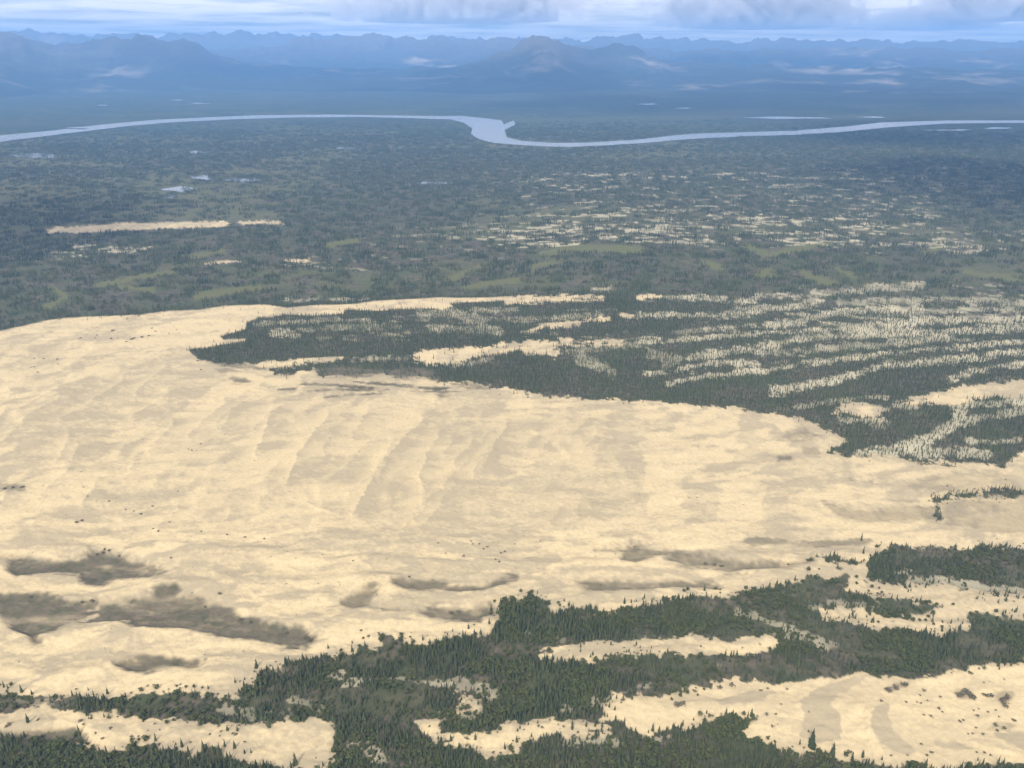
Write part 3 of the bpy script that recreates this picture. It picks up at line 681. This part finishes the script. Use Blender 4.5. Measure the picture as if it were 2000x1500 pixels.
# prototypes for the forest mass (not in the scene themselves; scattered by geometry nodes)
protos = bpy.data.collections.new("forest_prototypes")
def proto(i, me_list):
    ob = bpy.data.objects.new("p%02d" % i, me_list); protos.objects.link(ob)
def joined(vfs_mats):
    v_, f_, mi, mats = [], [], [], []
    for (vv, ff), m in vfs_mats:
        if m not in mats: mats.append(m)
        b0 = len(v_); v_ += vv; f_ += [tuple(q + b0 for q in fc) for fc in ff]; mi += [mats.index(m)] * len(ff)
    me_ = bpy.data.meshes.new("forest_tree"); me_.from_pydata(v_, [], f_)
    for m in mats: me_.materials.append(m)
    me_.polygons.foreach_set("material_index", mi); me_.update()
    return me_
NP = 0
for s in range(5):                                       # 0-4 near spruces
    t_, c_ = spruce_meshes(40 + s, 11, 8, True, (.13, .16, .19, .145, .20)[s]); proto(NP, joined([(t_, M_BARK), (c_, M_SPRUCE)])); NP += 1
for s in range(3):                                       # 5-7 round alders and birches
    cv, cf = bush_mesh(60 + s, 130, 1.0); proto(NP, joined([((cv, cf), M_LEAF)])); NP += 1
for s in range(3):                                       # 8-10 far spruces, fewer boughs
    t_, c_ = spruce_meshes(80 + s, 6, 6, False, (.13, .155, .17)[s]); proto(NP, joined([(t_, M_BARK), (c_, M_SPRUCE)])); NP += 1
def grove(seed, n, size, low):
    rg = random.Random(seed); parts = []
    for k in range(n):
        (tv, tf), (cv, cf) = spruce_meshes(seed * 100 + k % 7, 4, 5, False, rg.uniform(.13, .18))
        px, py, h, ro = rg.uniform(-.5, .5) * size, rg.uniform(-.5, .5) * size, rg.uniform(.6, 1.25) * low, rg.uniform(0, 6)
        c0, s0 = math.cos(ro), math.sin(ro)
        parts.append((([(px + h * (a_ * c0 - b_ * s0), py + h * (a_ * s0 + b_ * c0), h * q) for a_, b_, q in cv], cf), M_SPRUCE))
    return joined(parts)
for s in range(4):                                       # 11-14 dense groves 36 m across, 15-17 open groves
    proto(NP, grove(s + 1, 30, 26, 7.5)); NP += 1
for s in range(3):
    proto(NP, grove(s + 11, 12, 27, 7.0)); NP += 1

def scatter_object(name, pts, scl, rot, pidx, coll):
    me_ = bpy.data.meshes.new(name); me_.vertices.add(len(pts)); me_.vertices.foreach_set("co", np.asarray(pts, np.float32).ravel())
    for nm, ty, arr in (("scl", 'FLOAT', np.asarray(scl, np.float32)), ("rot", 'FLOAT', np.asarray(rot, np.float32)), ("pidx", 'INT', np.asarray(pidx, np.int32))):
        a_ = me_.attributes.new(nm, ty, 'POINT'); a_.data.foreach_set("value", arr)
    ob = bpy.data.objects.new(name, me_); COL.objects.link(ob)
    ng = bpy.data.node_groups.new(name + "_scatter", 'GeometryNodeTree')
    ng.interface.new_socket("Geometry", in_out='INPUT', socket_type='NodeSocketGeometry'); ng.interface.new_socket("Geometry", in_out='OUTPUT', socket_type='NodeSocketGeometry')
    gi = ng.nodes.new("NodeGroupInput"); go = ng.nodes.new("NodeGroupOutput")
    iop = ng.nodes.new("GeometryNodeInstanceOnPoints"); ci = ng.nodes.new("GeometryNodeCollectionInfo")
    ci.inputs["Collection"].default_value = coll; ci.inputs["Separate Children"].default_value = True; ci.inputs["Reset Children"].default_value = True
    iop.inputs["Pick Instance"].default_value = True
    def attr(nm, ty):
        n = ng.nodes.new("GeometryNodeInputNamedAttribute"); n.data_type = ty; n.inputs["Name"].default_value = nm
        return n.outputs["Attribute"]
    cx = ng.nodes.new("ShaderNodeCombineXYZ"); ng.links.new(attr("rot", 'FLOAT'), cx.inputs[2])
    cs = ng.nodes.new("ShaderNodeCombineXYZ"); sa_ = attr("scl", 'FLOAT')
    for i in range(3): ng.links.new(sa_, cs.inputs[i])
    ng.links.new(gi.outputs[0], iop.inputs["Points"]); ng.links.new(ci.outputs[0], iop.inputs["Instance"]); ng.links.new(attr("pidx", 'INT'), iop.inputs["Instance Index"])
    ng.links.new(cx.outputs[0], iop.inputs["Rotation"]); ng.links.new(cs.outputs[0], iop.inputs["Scale"]); ng.links.new(iop.outputs[0], go.inputs[0])
    md = ob.modifiers.new("scatter", 'NODES'); md.node_group = ng
    ob["kind"] = "stuff"
    return ob

# ------------------------------------------------------------------ where the trees stand
nprng = np.random.default_rng(11)
def candidates(r0, r1, step, amax=R(46)):
    xm = r1 * math.sin(amax)
    X, Y = np.meshgrid(np.arange(-xm, xm, step), np.arange(r0 * math.cos(amax) * .98, r1, step))
    X = X.ravel() + nprng.uniform(-.5, .5, X.size) * step; Y = Y.ravel() + nprng.uniform(-.5, .5, Y.size) * step
    rr0 = np.hypot(X, Y); aa0 = np.abs(np.arctan2(X, Y))
    k = (rr0 > r0) & (rr0 < r1) & (aa0 < amax)
    return X[k], Y[k]

def tree_density(L, hgt):
    """probability of a tree at each point: woods, open lichen woodland, thin scatter on the sand's margins"""
    up = hgt * FPX * .75 / np.hypot(L['r'], CAM_H)               # a tree of this height reaches this far up the slope of view
    veg = (1 - L['sand'])
    d = veg * (1 - .50 * sstep(.15, .6, L['lich'])) * (1 - .8 * L['mead'])
    d *= (1 - .9 * np.minimum(L['pan'] * 1.3, 1))
    return d

def keep_crowns(x, y, h, L):
    """leave sand rims clear of crowns that would hang over them: the point behind a tree must be wooded too"""
    back = h * .8 / math.tan(R(33))
    rr0 = np.hypot(x, y)
    B = land(x + x / rr0 * back, y + y / rr0 * back)
    return B['sand'] < .5

pts, scl, rot, idx = [], [], [], []
# near woods
X, Y = candidates(330, 760, 2.0)
L = land(X, Y)
h = (3.0 + 4.6 * nprng.random(X.size) ** 1.7) * (.72 + .5 * L['n120'])
d = tree_density(L, h)
open_ = sstep(.38, .58, fbm(X / 34, Y / 18, 301, 3))
tall_zone = sstep(1390, 1450, L['v'])
d *= np.clip(1.0 - .72 * open_ * (1 - .7 * tall_zone), .12, 1)
rim = (L['sand'] > .5) & (L['sd'] < 14) & (L['v'] > 1040)
d = np.where(rim, .09 * (L['n24'] > .42), d)
bl = (L['u'] < 620) & (L['v'] > 1330) & (L['v'] < 1425); d = np.where(bl & (L['sand'] < .5), d * .9, d)
sel = (nprng.random(X.size) < d)
X, Y, h = X[sel], Y[sel], h[sel]; L = {k: a_[sel] for k, a_ in L.items()}
kc = np.ones(X.size, bool)
X, Y, h = X[kc], Y[kc], h[kc]; L = {k: a_[kc] for k, a_ in L.items()}
leafy = (fbm(X / 26, Y / 26, 311, 3) > .5) & (nprng.random(X.size) < .7)
h = np.where(leafy, h * .62, h)
NEAR = dict(x=X, y=Y, z=L['z'], h=h, u=L['u'], v=L['v'], leafy=leafy, sand=L['sand'], F=L['F'], sd=L['sd'])
print("near trees", len(X), round(time.time() - T0, 1))

# ------------------------------------------------------------------ the trees that show largest stand as individuals
H_U, H_V = to_photo(NEAR['x'], NEAR['y'], NEAR['z'])
inside = (H_U > 6) & (H_U < 1994) & (H_V < 1496) & (H_V > 1230) & ~leafy
edge_tree = keep_crowns(NEAR['x'], NEAR['y'], NEAR['h'] * 1.6, None) == False
score = NEAR['h'] / np.hypot(np.hypot(NEAR['x'], NEAR['y']), CAM_H) * (1 + .9 * edge_tree) * inside
order = np.argsort(-score)
single = np.zeros(len(X), bool); single[order[:290]] = True
single &= inside

def link_child(me_, name, parent):
    ob = bpy.data.objects.new(name, me_); ob.parent = parent; COL.objects.link(ob); return ob

ORD = ("first second third fourth fifth sixth seventh eighth ninth tenth eleventh twelfth thirteenth fourteenth fifteenth sixteenth seventeenth eighteenth nineteenth twentieth "
       "twenty-first twenty-second twenty-third twenty-fourth twenty-fifth twenty-sixth twenty-seventh twenty-eighth twenty-ninth thirtieth thirty-first thirty-second thirty-third thirty-fourth thirty-fifth "
       "thirty-sixth thirty-seventh thirty-eighth thirty-ninth fortieth forty-first forty-second forty-third forty-fourth forty-fifth forty-sixth forty-seventh forty-eighth forty-ninth fiftieth").split()
PLACES = [(40, 1460, "wood filling the bottom left corner"), (200, 1470, "wood under the bottom left sand band"), (340, 1470, "wood under the bottom left band's middle"), (460, 1480, "wooded rim under the bottom left band's tip"),
    (90, 1370, "left end of strip wood, bottom left"), (250, 1375, "strip wood above bottom left sand band"), (420, 1385, "right part of bottom left strip wood"), (580, 1375, "wood above the bottom left band's end"),
    (530, 1310, "wood corner below the grey hollow"), (640, 1300, "upper rim of the dark wood"), (760, 1275, "wooded rim below the dune, left"), (880, 1265, "wooded rim below the dune, centre"), (1010, 1205, "round wooded head jutting into the dune"),
    (720, 1400, "dark wood left of small sand spots"), (700, 1480, "bottom wood beside the sand band's end"), (860, 1480, "bottom wood left of the narrow sand strip"), (980, 1480, "bottom wood below the narrow sand strip"), (1100, 1480, "bottom wood below the pink heath patch"),
    (1000, 1390, "wood above the narrow sand strip"), (1120, 1420, "rim between narrow strip and sand flat"), (1130, 1330, "wood below the long thin sand band"), (1300, 1300, "wood under the thin sand band's right part"), (1270, 1430, "rim under the left arm of the sand flat"),
    (1370, 1410, "wooded point biting into the sand flat"), (1440, 1400, "tip of the wooded point on the sand flat"), (1350, 1480, "bottom wood right of centre"), (1500, 1470, "lower rim of sand flat, left bay"), (1620, 1480, "lower sand flat rim by tallest spruce"),
    (1740, 1490, "lower rim of the sand flat, middle"), (1850, 1494, "lower rim of the sand flat near the right"), (1960, 1490, "bottom right corner wood"), (1450, 1310, "upper rim of the sand flat, left part"), (1600, 1300, "upper rim of the sand flat, middle"), (1780, 1300, "upper rim of the sand flat, right part"),
    (1920, 1280, "upper rim of sand flat, far right"), (1700, 1240, "wood under the sand crescent"), (1880, 1240, "wood right of the sand crescent"), (1450, 1230, "wood above the long thin sand band")]
def region(u_, v_):
    return min(PLACES, key=lambda q: (q[0] - u_) ** 2 + (1.6 * (q[1] - v_)) ** 2)[2]

def add_spruce(x_, y_, z_, h_, rz, k, label, group):
    e = bpy.data.objects.new("spruce_tree", None); e.empty_display_size = 1
    e.location = (x_, y_, z_ - .15); e.rotation_euler = (0, 0, rz); e.scale = (h_, h_, h_); COL.objects.link(e)
    e["label"] = label; e["category"] = "tree"; e["group"] = group
    t_, c_ = SPRUCE[k]
    link_child(t_, "trunk", e); link_child(c_, "crown", e)
    return e

rgi = random.Random(77)
by_place = {}
for i in np.nonzero(single)[0]:
    by_place.setdefault(region(H_U[i], H_V[i]), []).append(i)
for where, ids in by_place.items():
    ids.sort(key=lambda i: H_U[i])
    for j, i in enumerate(ids):
        k_ = rgi.randrange(6)
        look = ("tall" if NEAR['h'][i] > 8.2 else "short") + (" slim" if k_ in (0, 3) else " broad" if k_ in (2, 4) else "")
        order_ = "leftmost" if j == 0 else "rightmost" if j == len(ids) - 1 else ORD[min(j, 49)] + " from the left"
        add_spruce(NEAR['x'][i], NEAR['y'][i], NEAR['z'][i], NEAR['h'][i] * 1.04, rgi.uniform(0, 6.28), k_, "%s spruce, %s in %s" % (look, order_, where.replace("the ", "", 1) if len(where.split()) > 7 else where), "spruces in the " + where)

def ground_at(u_, v_):
    gx_, gy_, _z = to_ground(np.array([float(u_)]), np.array([float(v_)]))
    return gx_[0], gy_[0], land(gx_, gy_)['z'][0]

LONE = [(1584, 1462, 15.5, 4, "tallest lone broad spruce against the sand at the bottom right wood edge"), (1626, 1474, 9.5, 2, "small spruce right of the tallest lone spruce, against bottom right sand"),
        (1685, 1086, 8.0, 3, "lone spruce on sand just left of the upper right wood"), (1682, 1077 - 20, 8.5, 0, "lone spruce on sand above the grey hollow left of the upper right wood"), (155, 1434, 9.5, 0, "lone spruce casting a long shadow on the bottom left sand band"),
        (55, 1412, 8.0, 1, "small lone spruce near the left edge on the bottom left sand band"), (577, 1494, 10, 2, "lone spruce with forked look on sand at the bottom, left of centre")]
for (u_, v_, h_, k_, lab) in LONE:
    gx_, gy_, gz_ = ground_at(u_, v_)
    add_spruce(gx_, gy_, gz_, h_, u_ * .37, k_, lab, "lone spruces on the sand")

rest = ~single
pts.append(np.stack([X, Y, L['z'] - .15], 1)[rest]); scl.append(h[rest]); rot.append(nprng.uniform(0, 6.28, len(X))[rest])
idx.append(np.where(leafy, nprng.integers(5, 8, len(X)), nprng.integers(0, 5, len(X)))[rest])
# middle distance woods
X, Y = candidates(760, 1480, 3.4)
L = land(X, Y)
h = nprng.uniform(3.6, 6.8, X.size) * (.75 + .45 * L['n120'])
d = tree_density(L, h) * .92
rim = (L['sand'] > .5) & (L['sd'] < 9); d = np.where(rim, .025, d)
sel = nprng.random(X.size) < d
X, Y, h = X[sel], Y[sel], h[sel]; L = {k: a_[sel] for k, a_ in L.items()}
kc = np.ones(X.size, bool)
X, Y, h = X[kc], Y[kc], h[kc]; L = {k: a_[kc] for k, a_ in L.items()}
print("middle trees", len(X), round(time.time() - T0, 1))
pts.append(np.stack([X, Y, L['z'] - .15], 1)); scl.append(h); rot.append(nprng.uniform(0, 6.28, len(X))); idx.append(nprng.integers(8, 11, len(X)))
# far groves
X, Y = candidates(1480, 6000, 25, R(43))
L = land(X, Y)
d = .84 * (1 - L['sand']) * (1 - .55 * sstep(.1, .5, L['mead'])) * (1 - .95 * sstep(.6, .85, L['mead'])) * (L['river'] < -1.5) * (1 - sstep(4500, 6000, L['r'])) * (1 - .2 * (L['lich'] > .35))
sel = (nprng.random(X.size) < d) & (L['sd'] < -1.5)
X, Y = X[sel], Y[sel]; L = {k: a_[sel] for k, a_ in L.items()}
print("far groves", len(X))
op = (L['lich'] > .3)
pts.append(np.stack([X, Y, L['z'] - .2], 1)); scl.append(nprng.uniform(.55, 1.2, len(X))); rot.append(nprng.uniform(0, 6.28, len(X)))
idx.append(np.where(op, nprng.integers(15, 18, len(X)), nprng.integers(11, 15, len(X))))
forest = scatter_object("spruce_forest", np.vstack(pts), np.concatenate(scl), np.concatenate(rot), np.concatenate(idx), protos)
forest["label"] = "dense dark spruce woodland covering the ground between the sand dunes"

# ------------------------------------------------------------------ shrubs on the sand
SHRUBS = {
  "bottom right sand flat, left part": [(1486, 1349, 3.2), (1499, 1346, 2.4), (1537, 1348, 2.6), (1396, 1331, 3), (1431, 1338, 5), (1405, 1343, 5), (1357, 1347, 4), (1322, 1378, 6.5), (1335, 1376, 5), (1525, 1379, 1.8), (1497, 1398, 3.4), (1515, 1398, 2.6), (1509, 1422, 3), (1579, 1395, 1.6),
    (1579, 1431, 2.6), (1216, 1371, 3.6)],
  "bottom right sand flat, right part": [(1770, 1372, 2.4), (1721, 1372, 3), (1735, 1349, 6), (1750, 1345, 6), (1766, 1339, 6), (1804, 1348, 3.2), (1797, 1358, 2), (1799, 1373, 2), (1812, 1368, 2), (1791, 1370, 1.8), (1837, 1360, 2.4), (1875, 1357, 7), (1886, 1353, 8), (1898, 1360, 7),
    (1925, 1358, 5), (1935, 1358, 5), (1960, 1368, 7), (1968, 1362, 6), (1964, 1378, 6), (1834, 1385, 3), (1840, 1391, 2), (1804, 1398, 2.2), (1817, 1399, 2.6), (1910, 1397, 3), (1902, 1386, 1.8), (1912, 1383, 1.6), (1930, 1389, 2.2), (1945, 1387, 2), (1875, 1408, 2.8), (1882, 1405, 2.4),
    (1945, 1413, 4), (1948, 1425, 3), (1962, 1421, 3.4), (1981, 1405, 3.4), (1907, 1419, 2), (1920, 1433, 2.6), (1900, 1433, 2), (1891, 1432, 1.8), (1952, 1398, 1.8), (1800, 1453, 2.4), (1819, 1471, 3), (1810, 1479, 2.6), (1922, 1471, 2.4), (1935, 1477, 2.2), (1907, 1470, 2), (1895, 1317, 4),
    (1922, 1333, 1.8), (1961, 1328, 1.6), (1659, 1472, 3.6)],
  "the bottom left sand band": [(20, 1414, 4), (12, 1418, 3), (75, 1408, 3), (158, 1414, 3.4), (217, 1425, 3), (187, 1434, 2.4), (200, 1442, 2.6), (257, 1438, 3), (460, 1437, 3.4), (312, 1425, 1.8), (410, 1436, 2), (430, 1440, 1.6), (150, 1441, 4), (165, 1420, 2.6), (478, 1450, 2)],
  "the narrow bottom centre sand strip": [(1052, 1424, 2.6), (1059, 1426, 2.6), (1090, 1420, 1.4)],
  "the left crest of the big dune": [(220, 647, 7), (257, 662, 6), (262, 660, 5), (277, 658, 5.5), (290, 655, 5), (157, 662, 5), (217, 661, 5), (304, 648, 4.5), (297, 642, 4), (332, 632, 3.5), (85, 700, 4), (67, 701, 3), (112, 702, 4), (60, 717, 3), (67, 717, 3), (114, 713, 3), (74, 730, 3.4), (271, 618, 5), (386, 706, 4), (392, 721, 4), (247, 668, 4), (190, 655, 4), (186, 660, 4), (230, 660, 3), (345, 645, 3), (330, 650, 3)],
  "the left half of the big dune": [(214, 983, 3), (298, 989, 3), (276, 1005, 3.4), (246, 997, 2.6), (262, 1000, 2.4), (164, 955, 2.4), (172, 973, 2.4), (348, 959, 2.2), (310, 1041, 3), (444, 1047, 2.6), (478, 1049, 3), (516, 1051, 2.8), (392, 1037, 2.6), (332, 1023, 2.4), (202, 1078, 4), (190, 1080, 4), (334, 1093, 3), (150, 1022, 4.4), (160, 1018, 4), (10, 960, 5), (28, 957, 5), (45, 955, 5), (300, 1035, 2.4),
    (375, 880, 3), (392, 868, 2.6), (368, 878, 2), (160, 925, 2), (440, 850, 2), (205, 1075, 3.6), (232, 1082, 3.6), (214, 1076, 4)],
  "the middle of the big dune": [(986, 1081, 3.2), (979, 1083, 2.6), (906, 1085, 3), (952, 1071, 2.6), (968, 1099, 2.6), (975, 1104, 3), (936, 1065, 2.6), (924, 1065, 2.2), (856, 1063, 2.2), (1006, 1065, 2), (1346, 973, 2), (1362, 972, 2), (690, 1100, 2), (630, 1085, 1.8), (870, 1080, 2), (920, 1060, 2.4), (945, 1075, 2.2), (1055, 1060, 1.8), (530, 1090, 1.6), (560, 1145, 1.8), (430, 1163, 4), (705, 1235, 3), (720, 1245, 3.4), (740, 1240, 3)],
  "the blow-out hollows": [(560, 1232, 4), (598, 1240, 6), (605, 1246, 5), (470, 1205, 4), (490, 1212, 4), (400, 1180, 3), (180, 1168, 5), (160, 1172, 4), (60, 1165, 4), (880, 1190, 4), (895, 1188, 4), (1380, 1095, 5), (1395, 1097, 5), (1410, 1099, 5), (1540, 1100, 3), (800, 1130, 3), (1240, 1063, 2.4), (1590, 1150, 4)],
}
count = 0
for place, lst in SHRUBS.items():
    ranked = sorted(lst, key=lambda q: q[0])
    for j, (u_, v_, w_) in enumerate(ranked):
        gx_, gy_, gz_ = ground_at(u_, v_)
        ob = bpy.data.objects.new("shrub", BUSH[count % 4]); COL.objects.link(ob)
        s_ = w_ * .8
        ob.location = (gx_, gy_, gz_ - .05 * s_); ob.scale = (s_, s_, s_ * .75); ob.rotation_euler = (0, 0, count * 1.7)
        size = "large" if w_ >= 5 else ("small" if w_ < 2.5 else "low")
        n = len(ranked)
        side = "leftmost" if j == 0 else "rightmost" if j == n - 1 else ORD[min(j, 49)] + " from the left"
        ob["label"] = "%s shrub, %s on %s" % (size, side, place)
        ob["category"] = "shrub"; ob["group"] = "shrubs on " + place
        count += 1
# tiny scattered tufts nobody could count
X, Y = candidates(380, 1000, 3.6, R(40))
L = land(X, Y)
pr = .02 * (L['sand'] > .8) * (fbm(X / 45, Y / 45, 401, 3) > .53) * (L['u'] < 1250) + .004 * (L['sand'] > .8) + (.30 * (L['sd'] < 7) + .05) * (L['sand'] > .4) * (L['sd'] < 20) * (L['n24'] > .4) * (L['F'] > -30) + .03 * (L['pan'] > .4) * (L['v'] > 900) + .25 * ((L['u'] - 930) ** 2 / 90 ** 2 + (L['v'] - 1075) ** 2 / 28 ** 2 < 1) * .07
sel = nprng.random(X.size) < pr
tufts = bpy.data.collections.new("tuft_prototypes")
for s in range(3):
    tufts.objects.link(bpy.data.objects.new("t%d" % s, mk("tuft", bush_mesh(90 + s, 60, .6), M_SHRUB)))
nt_ = int(sel.sum())
tf_ = scatter_object("dwarf_shrub_tufts", np.stack([X, Y, L['z']], 1)[sel], nprng.uniform(.45, 1.0, nt_) * np.where(L['sd'][sel] < 20, 2.2, 1.25), nprng.uniform(0, 6.28, nt_), nprng.integers(0, 3, nt_), tufts)
tf_["label"] = "tiny tufts of dwarf shrub sprinkled over the sand"
print("tufts", nt_, round(time.time() - T0, 1))

# ------------------------------------------------------------------ clouds (above and beyond the haze)
def cloud_material(name, dens):
    m = bpy.data.materials.new(name); m.use_nodes = True; nt = m.node_tree; nt.nodes.clear()
    o = nt.nodes.new("ShaderNodeOutputMaterial"); p = nt.nodes.new("ShaderNodeVolumePrincipled")
    p.inputs["Color"].default_value = (.96, .96, .98, 1); p.inputs["Anisotropy"].default_value = .2
    tcd = nt.nodes.new("ShaderNodeTexCoord")
    ln = nt.nodes.new("ShaderNodeVectorMath"); ln.operation = 'LENGTH'; nt.links.new(tcd.outputs["Object"], ln.inputs[0])
    geo = nt.nodes.new("ShaderNodeNewGeometry")
    n = noise_out(nt, .0011, 5, .6, geo.outputs["Position"])
    e = math_out(nt, 'SUBTRACT', 1.0, ln.outputs["Value"])
    s = math_out(nt, 'ADD', e, math_out(nt, 'MULTIPLY', math_out(nt, 'SUBTRACT', n, .55), 2.2))
    d = math_out(nt, 'MULTIPLY', ramp_out(nt, s, .05, .45), dens)
    nt.links.new(d, p.inputs["Density"]); nt.links.new(p.outputs[0], o.inputs["Volume"])
    return m
M_CLOUD = cloud_material("cumulus", .0042)
ico = bmesh.new(); bmesh.ops.create_icosphere(ico, subdivisions=3, radius=1.0)
for v_ in ico.verts:
    if v_.co.z < -.35: v_.co.z = -.35 - (-.35 - v_.co.z) * .25      # flat base
cl_me = bpy.data.meshes.new("cloud"); ico.to_mesh(cl_me); ico.free(); cl_me.materials.append(M_CLOUD)
def cloud(center, size, label, group=None):
    ob = bpy.data.objects.new("cloud", cl_me); COL.objects.link(ob)
    ob.location = center; ob.scale = size; ob["label"] = label; ob["category"] = "cloud"
    if group: ob["group"] = group
def sky_cloud(u_, v_base, width_px, dist, thick, depth, label):
    a_, t_ = ray(np.array([u_]), np.array([v_base]))
    zb_ = CAM_H + float(t_[0]) * dist
    cloud((dist * math.sin(a_[0]), dist * math.cos(a_[0]), zb_ + .35 * thick), (width_px / FPX * dist * .5, depth, thick), label, "clouds over the mountains")
sky_cloud(890, 36, 560, 46000, 1500, 3500, "long grey cloud above the middle of the mountains")
sky_cloud(1470, 46, 430, 44000, 1700, 3500, "broad grey flat-based cloud right of the middle, above the far ridge")
sky_cloud(1800, 54, 260, 46000, 700, 3000, "small low grey cloud above the right ridge")
sky_cloud(1960, 30, 300, 44000, 1500, 3000, "grey cloud cut off by the right edge of the picture")
def shadow_cloud(u_, v_, sx_, sy_, where, alt=2300, thick=420):
    gx_, gy_, gz_ = to_ground(np.array([float(u_)]), np.array([float(v_)]))
    k_ = (alt - gz_[0]) / math.tan(SUN_ELEV)
    cloud((gx_[0] - math.sin(SHADOW_AZ) * k_, gy_[0] - math.cos(SHADOW_AZ) * k_, alt), (sx_, sy_, thick), "cumulus cloud above the picture, shading " + where, "clouds over the plain")
shadow_cloud(1900, 345, 1000, 900, 'the lichen plain at the right edge')
shadow_cloud(1850, 255, 1500, 1300, 'the river\'s right end')
shadow_cloud(1750, 190, 2600, 2600, 'the far plain behind the river at right')
shadow_cloud(1300, 200, 2400, 1900, 'the far plain behind the river bend')
shadow_cloud(960, 172, 2600, 2900, 'the foot of the middle mountain')
shadow_cloud(500, 160, 3000, 2600, 'the far plain left of the river bend')
shadow_cloud(1400, 150, 4200, 3000, 'the ridge right of the middle mountain')
shadow_cloud(-60, 440, 500, 700, 'the plain at the left edge')
shadow_cloud(120, 150, 3600, 2800, 'the foot of the left mountains')

# ------------------------------------------------------------------ the air
hz = bpy.data.meshes.new("haze")
HX, HZ0, HZ1 = 29500.0, -75.0, 1180.0
hv = [(sx_ * HX, sy_ * HX, z_) for z_ in (HZ0, HZ1) for sx_, sy_ in ((-1, -1), (1, -1), (1, 1), (-1, 1))]
hz.from_pydata(hv, [], [(3, 2, 1, 0), (4, 5, 6, 7), (0, 1, 5, 4), (1, 2, 6, 5), (2, 3, 7, 6), (3, 0, 4, 7)]); hz.update()
mh_ = bpy.data.materials.new("haze_air"); mh_.use_nodes = True; nt = mh_.node_tree; nt.nodes.clear()
o = nt.nodes.new("ShaderNodeOutputMaterial"); p = nt.nodes.new("ShaderNodeVolumePrincipled")
p.inputs["Color"].default_value = (.22, .49, 1.0, 1); p.inputs["Density"].default_value = 7.0e-5; p.inputs["Anisotropy"].default_value = -0.18
nt.links.new(p.outputs[0], o.inputs["Volume"])
hz.materials.append(mh_)
haze = bpy.data.objects.new("haze", hz); COL.objects.link(haze); haze["kind"] = "stuff"
print("done", round(time.time() - T0, 1))
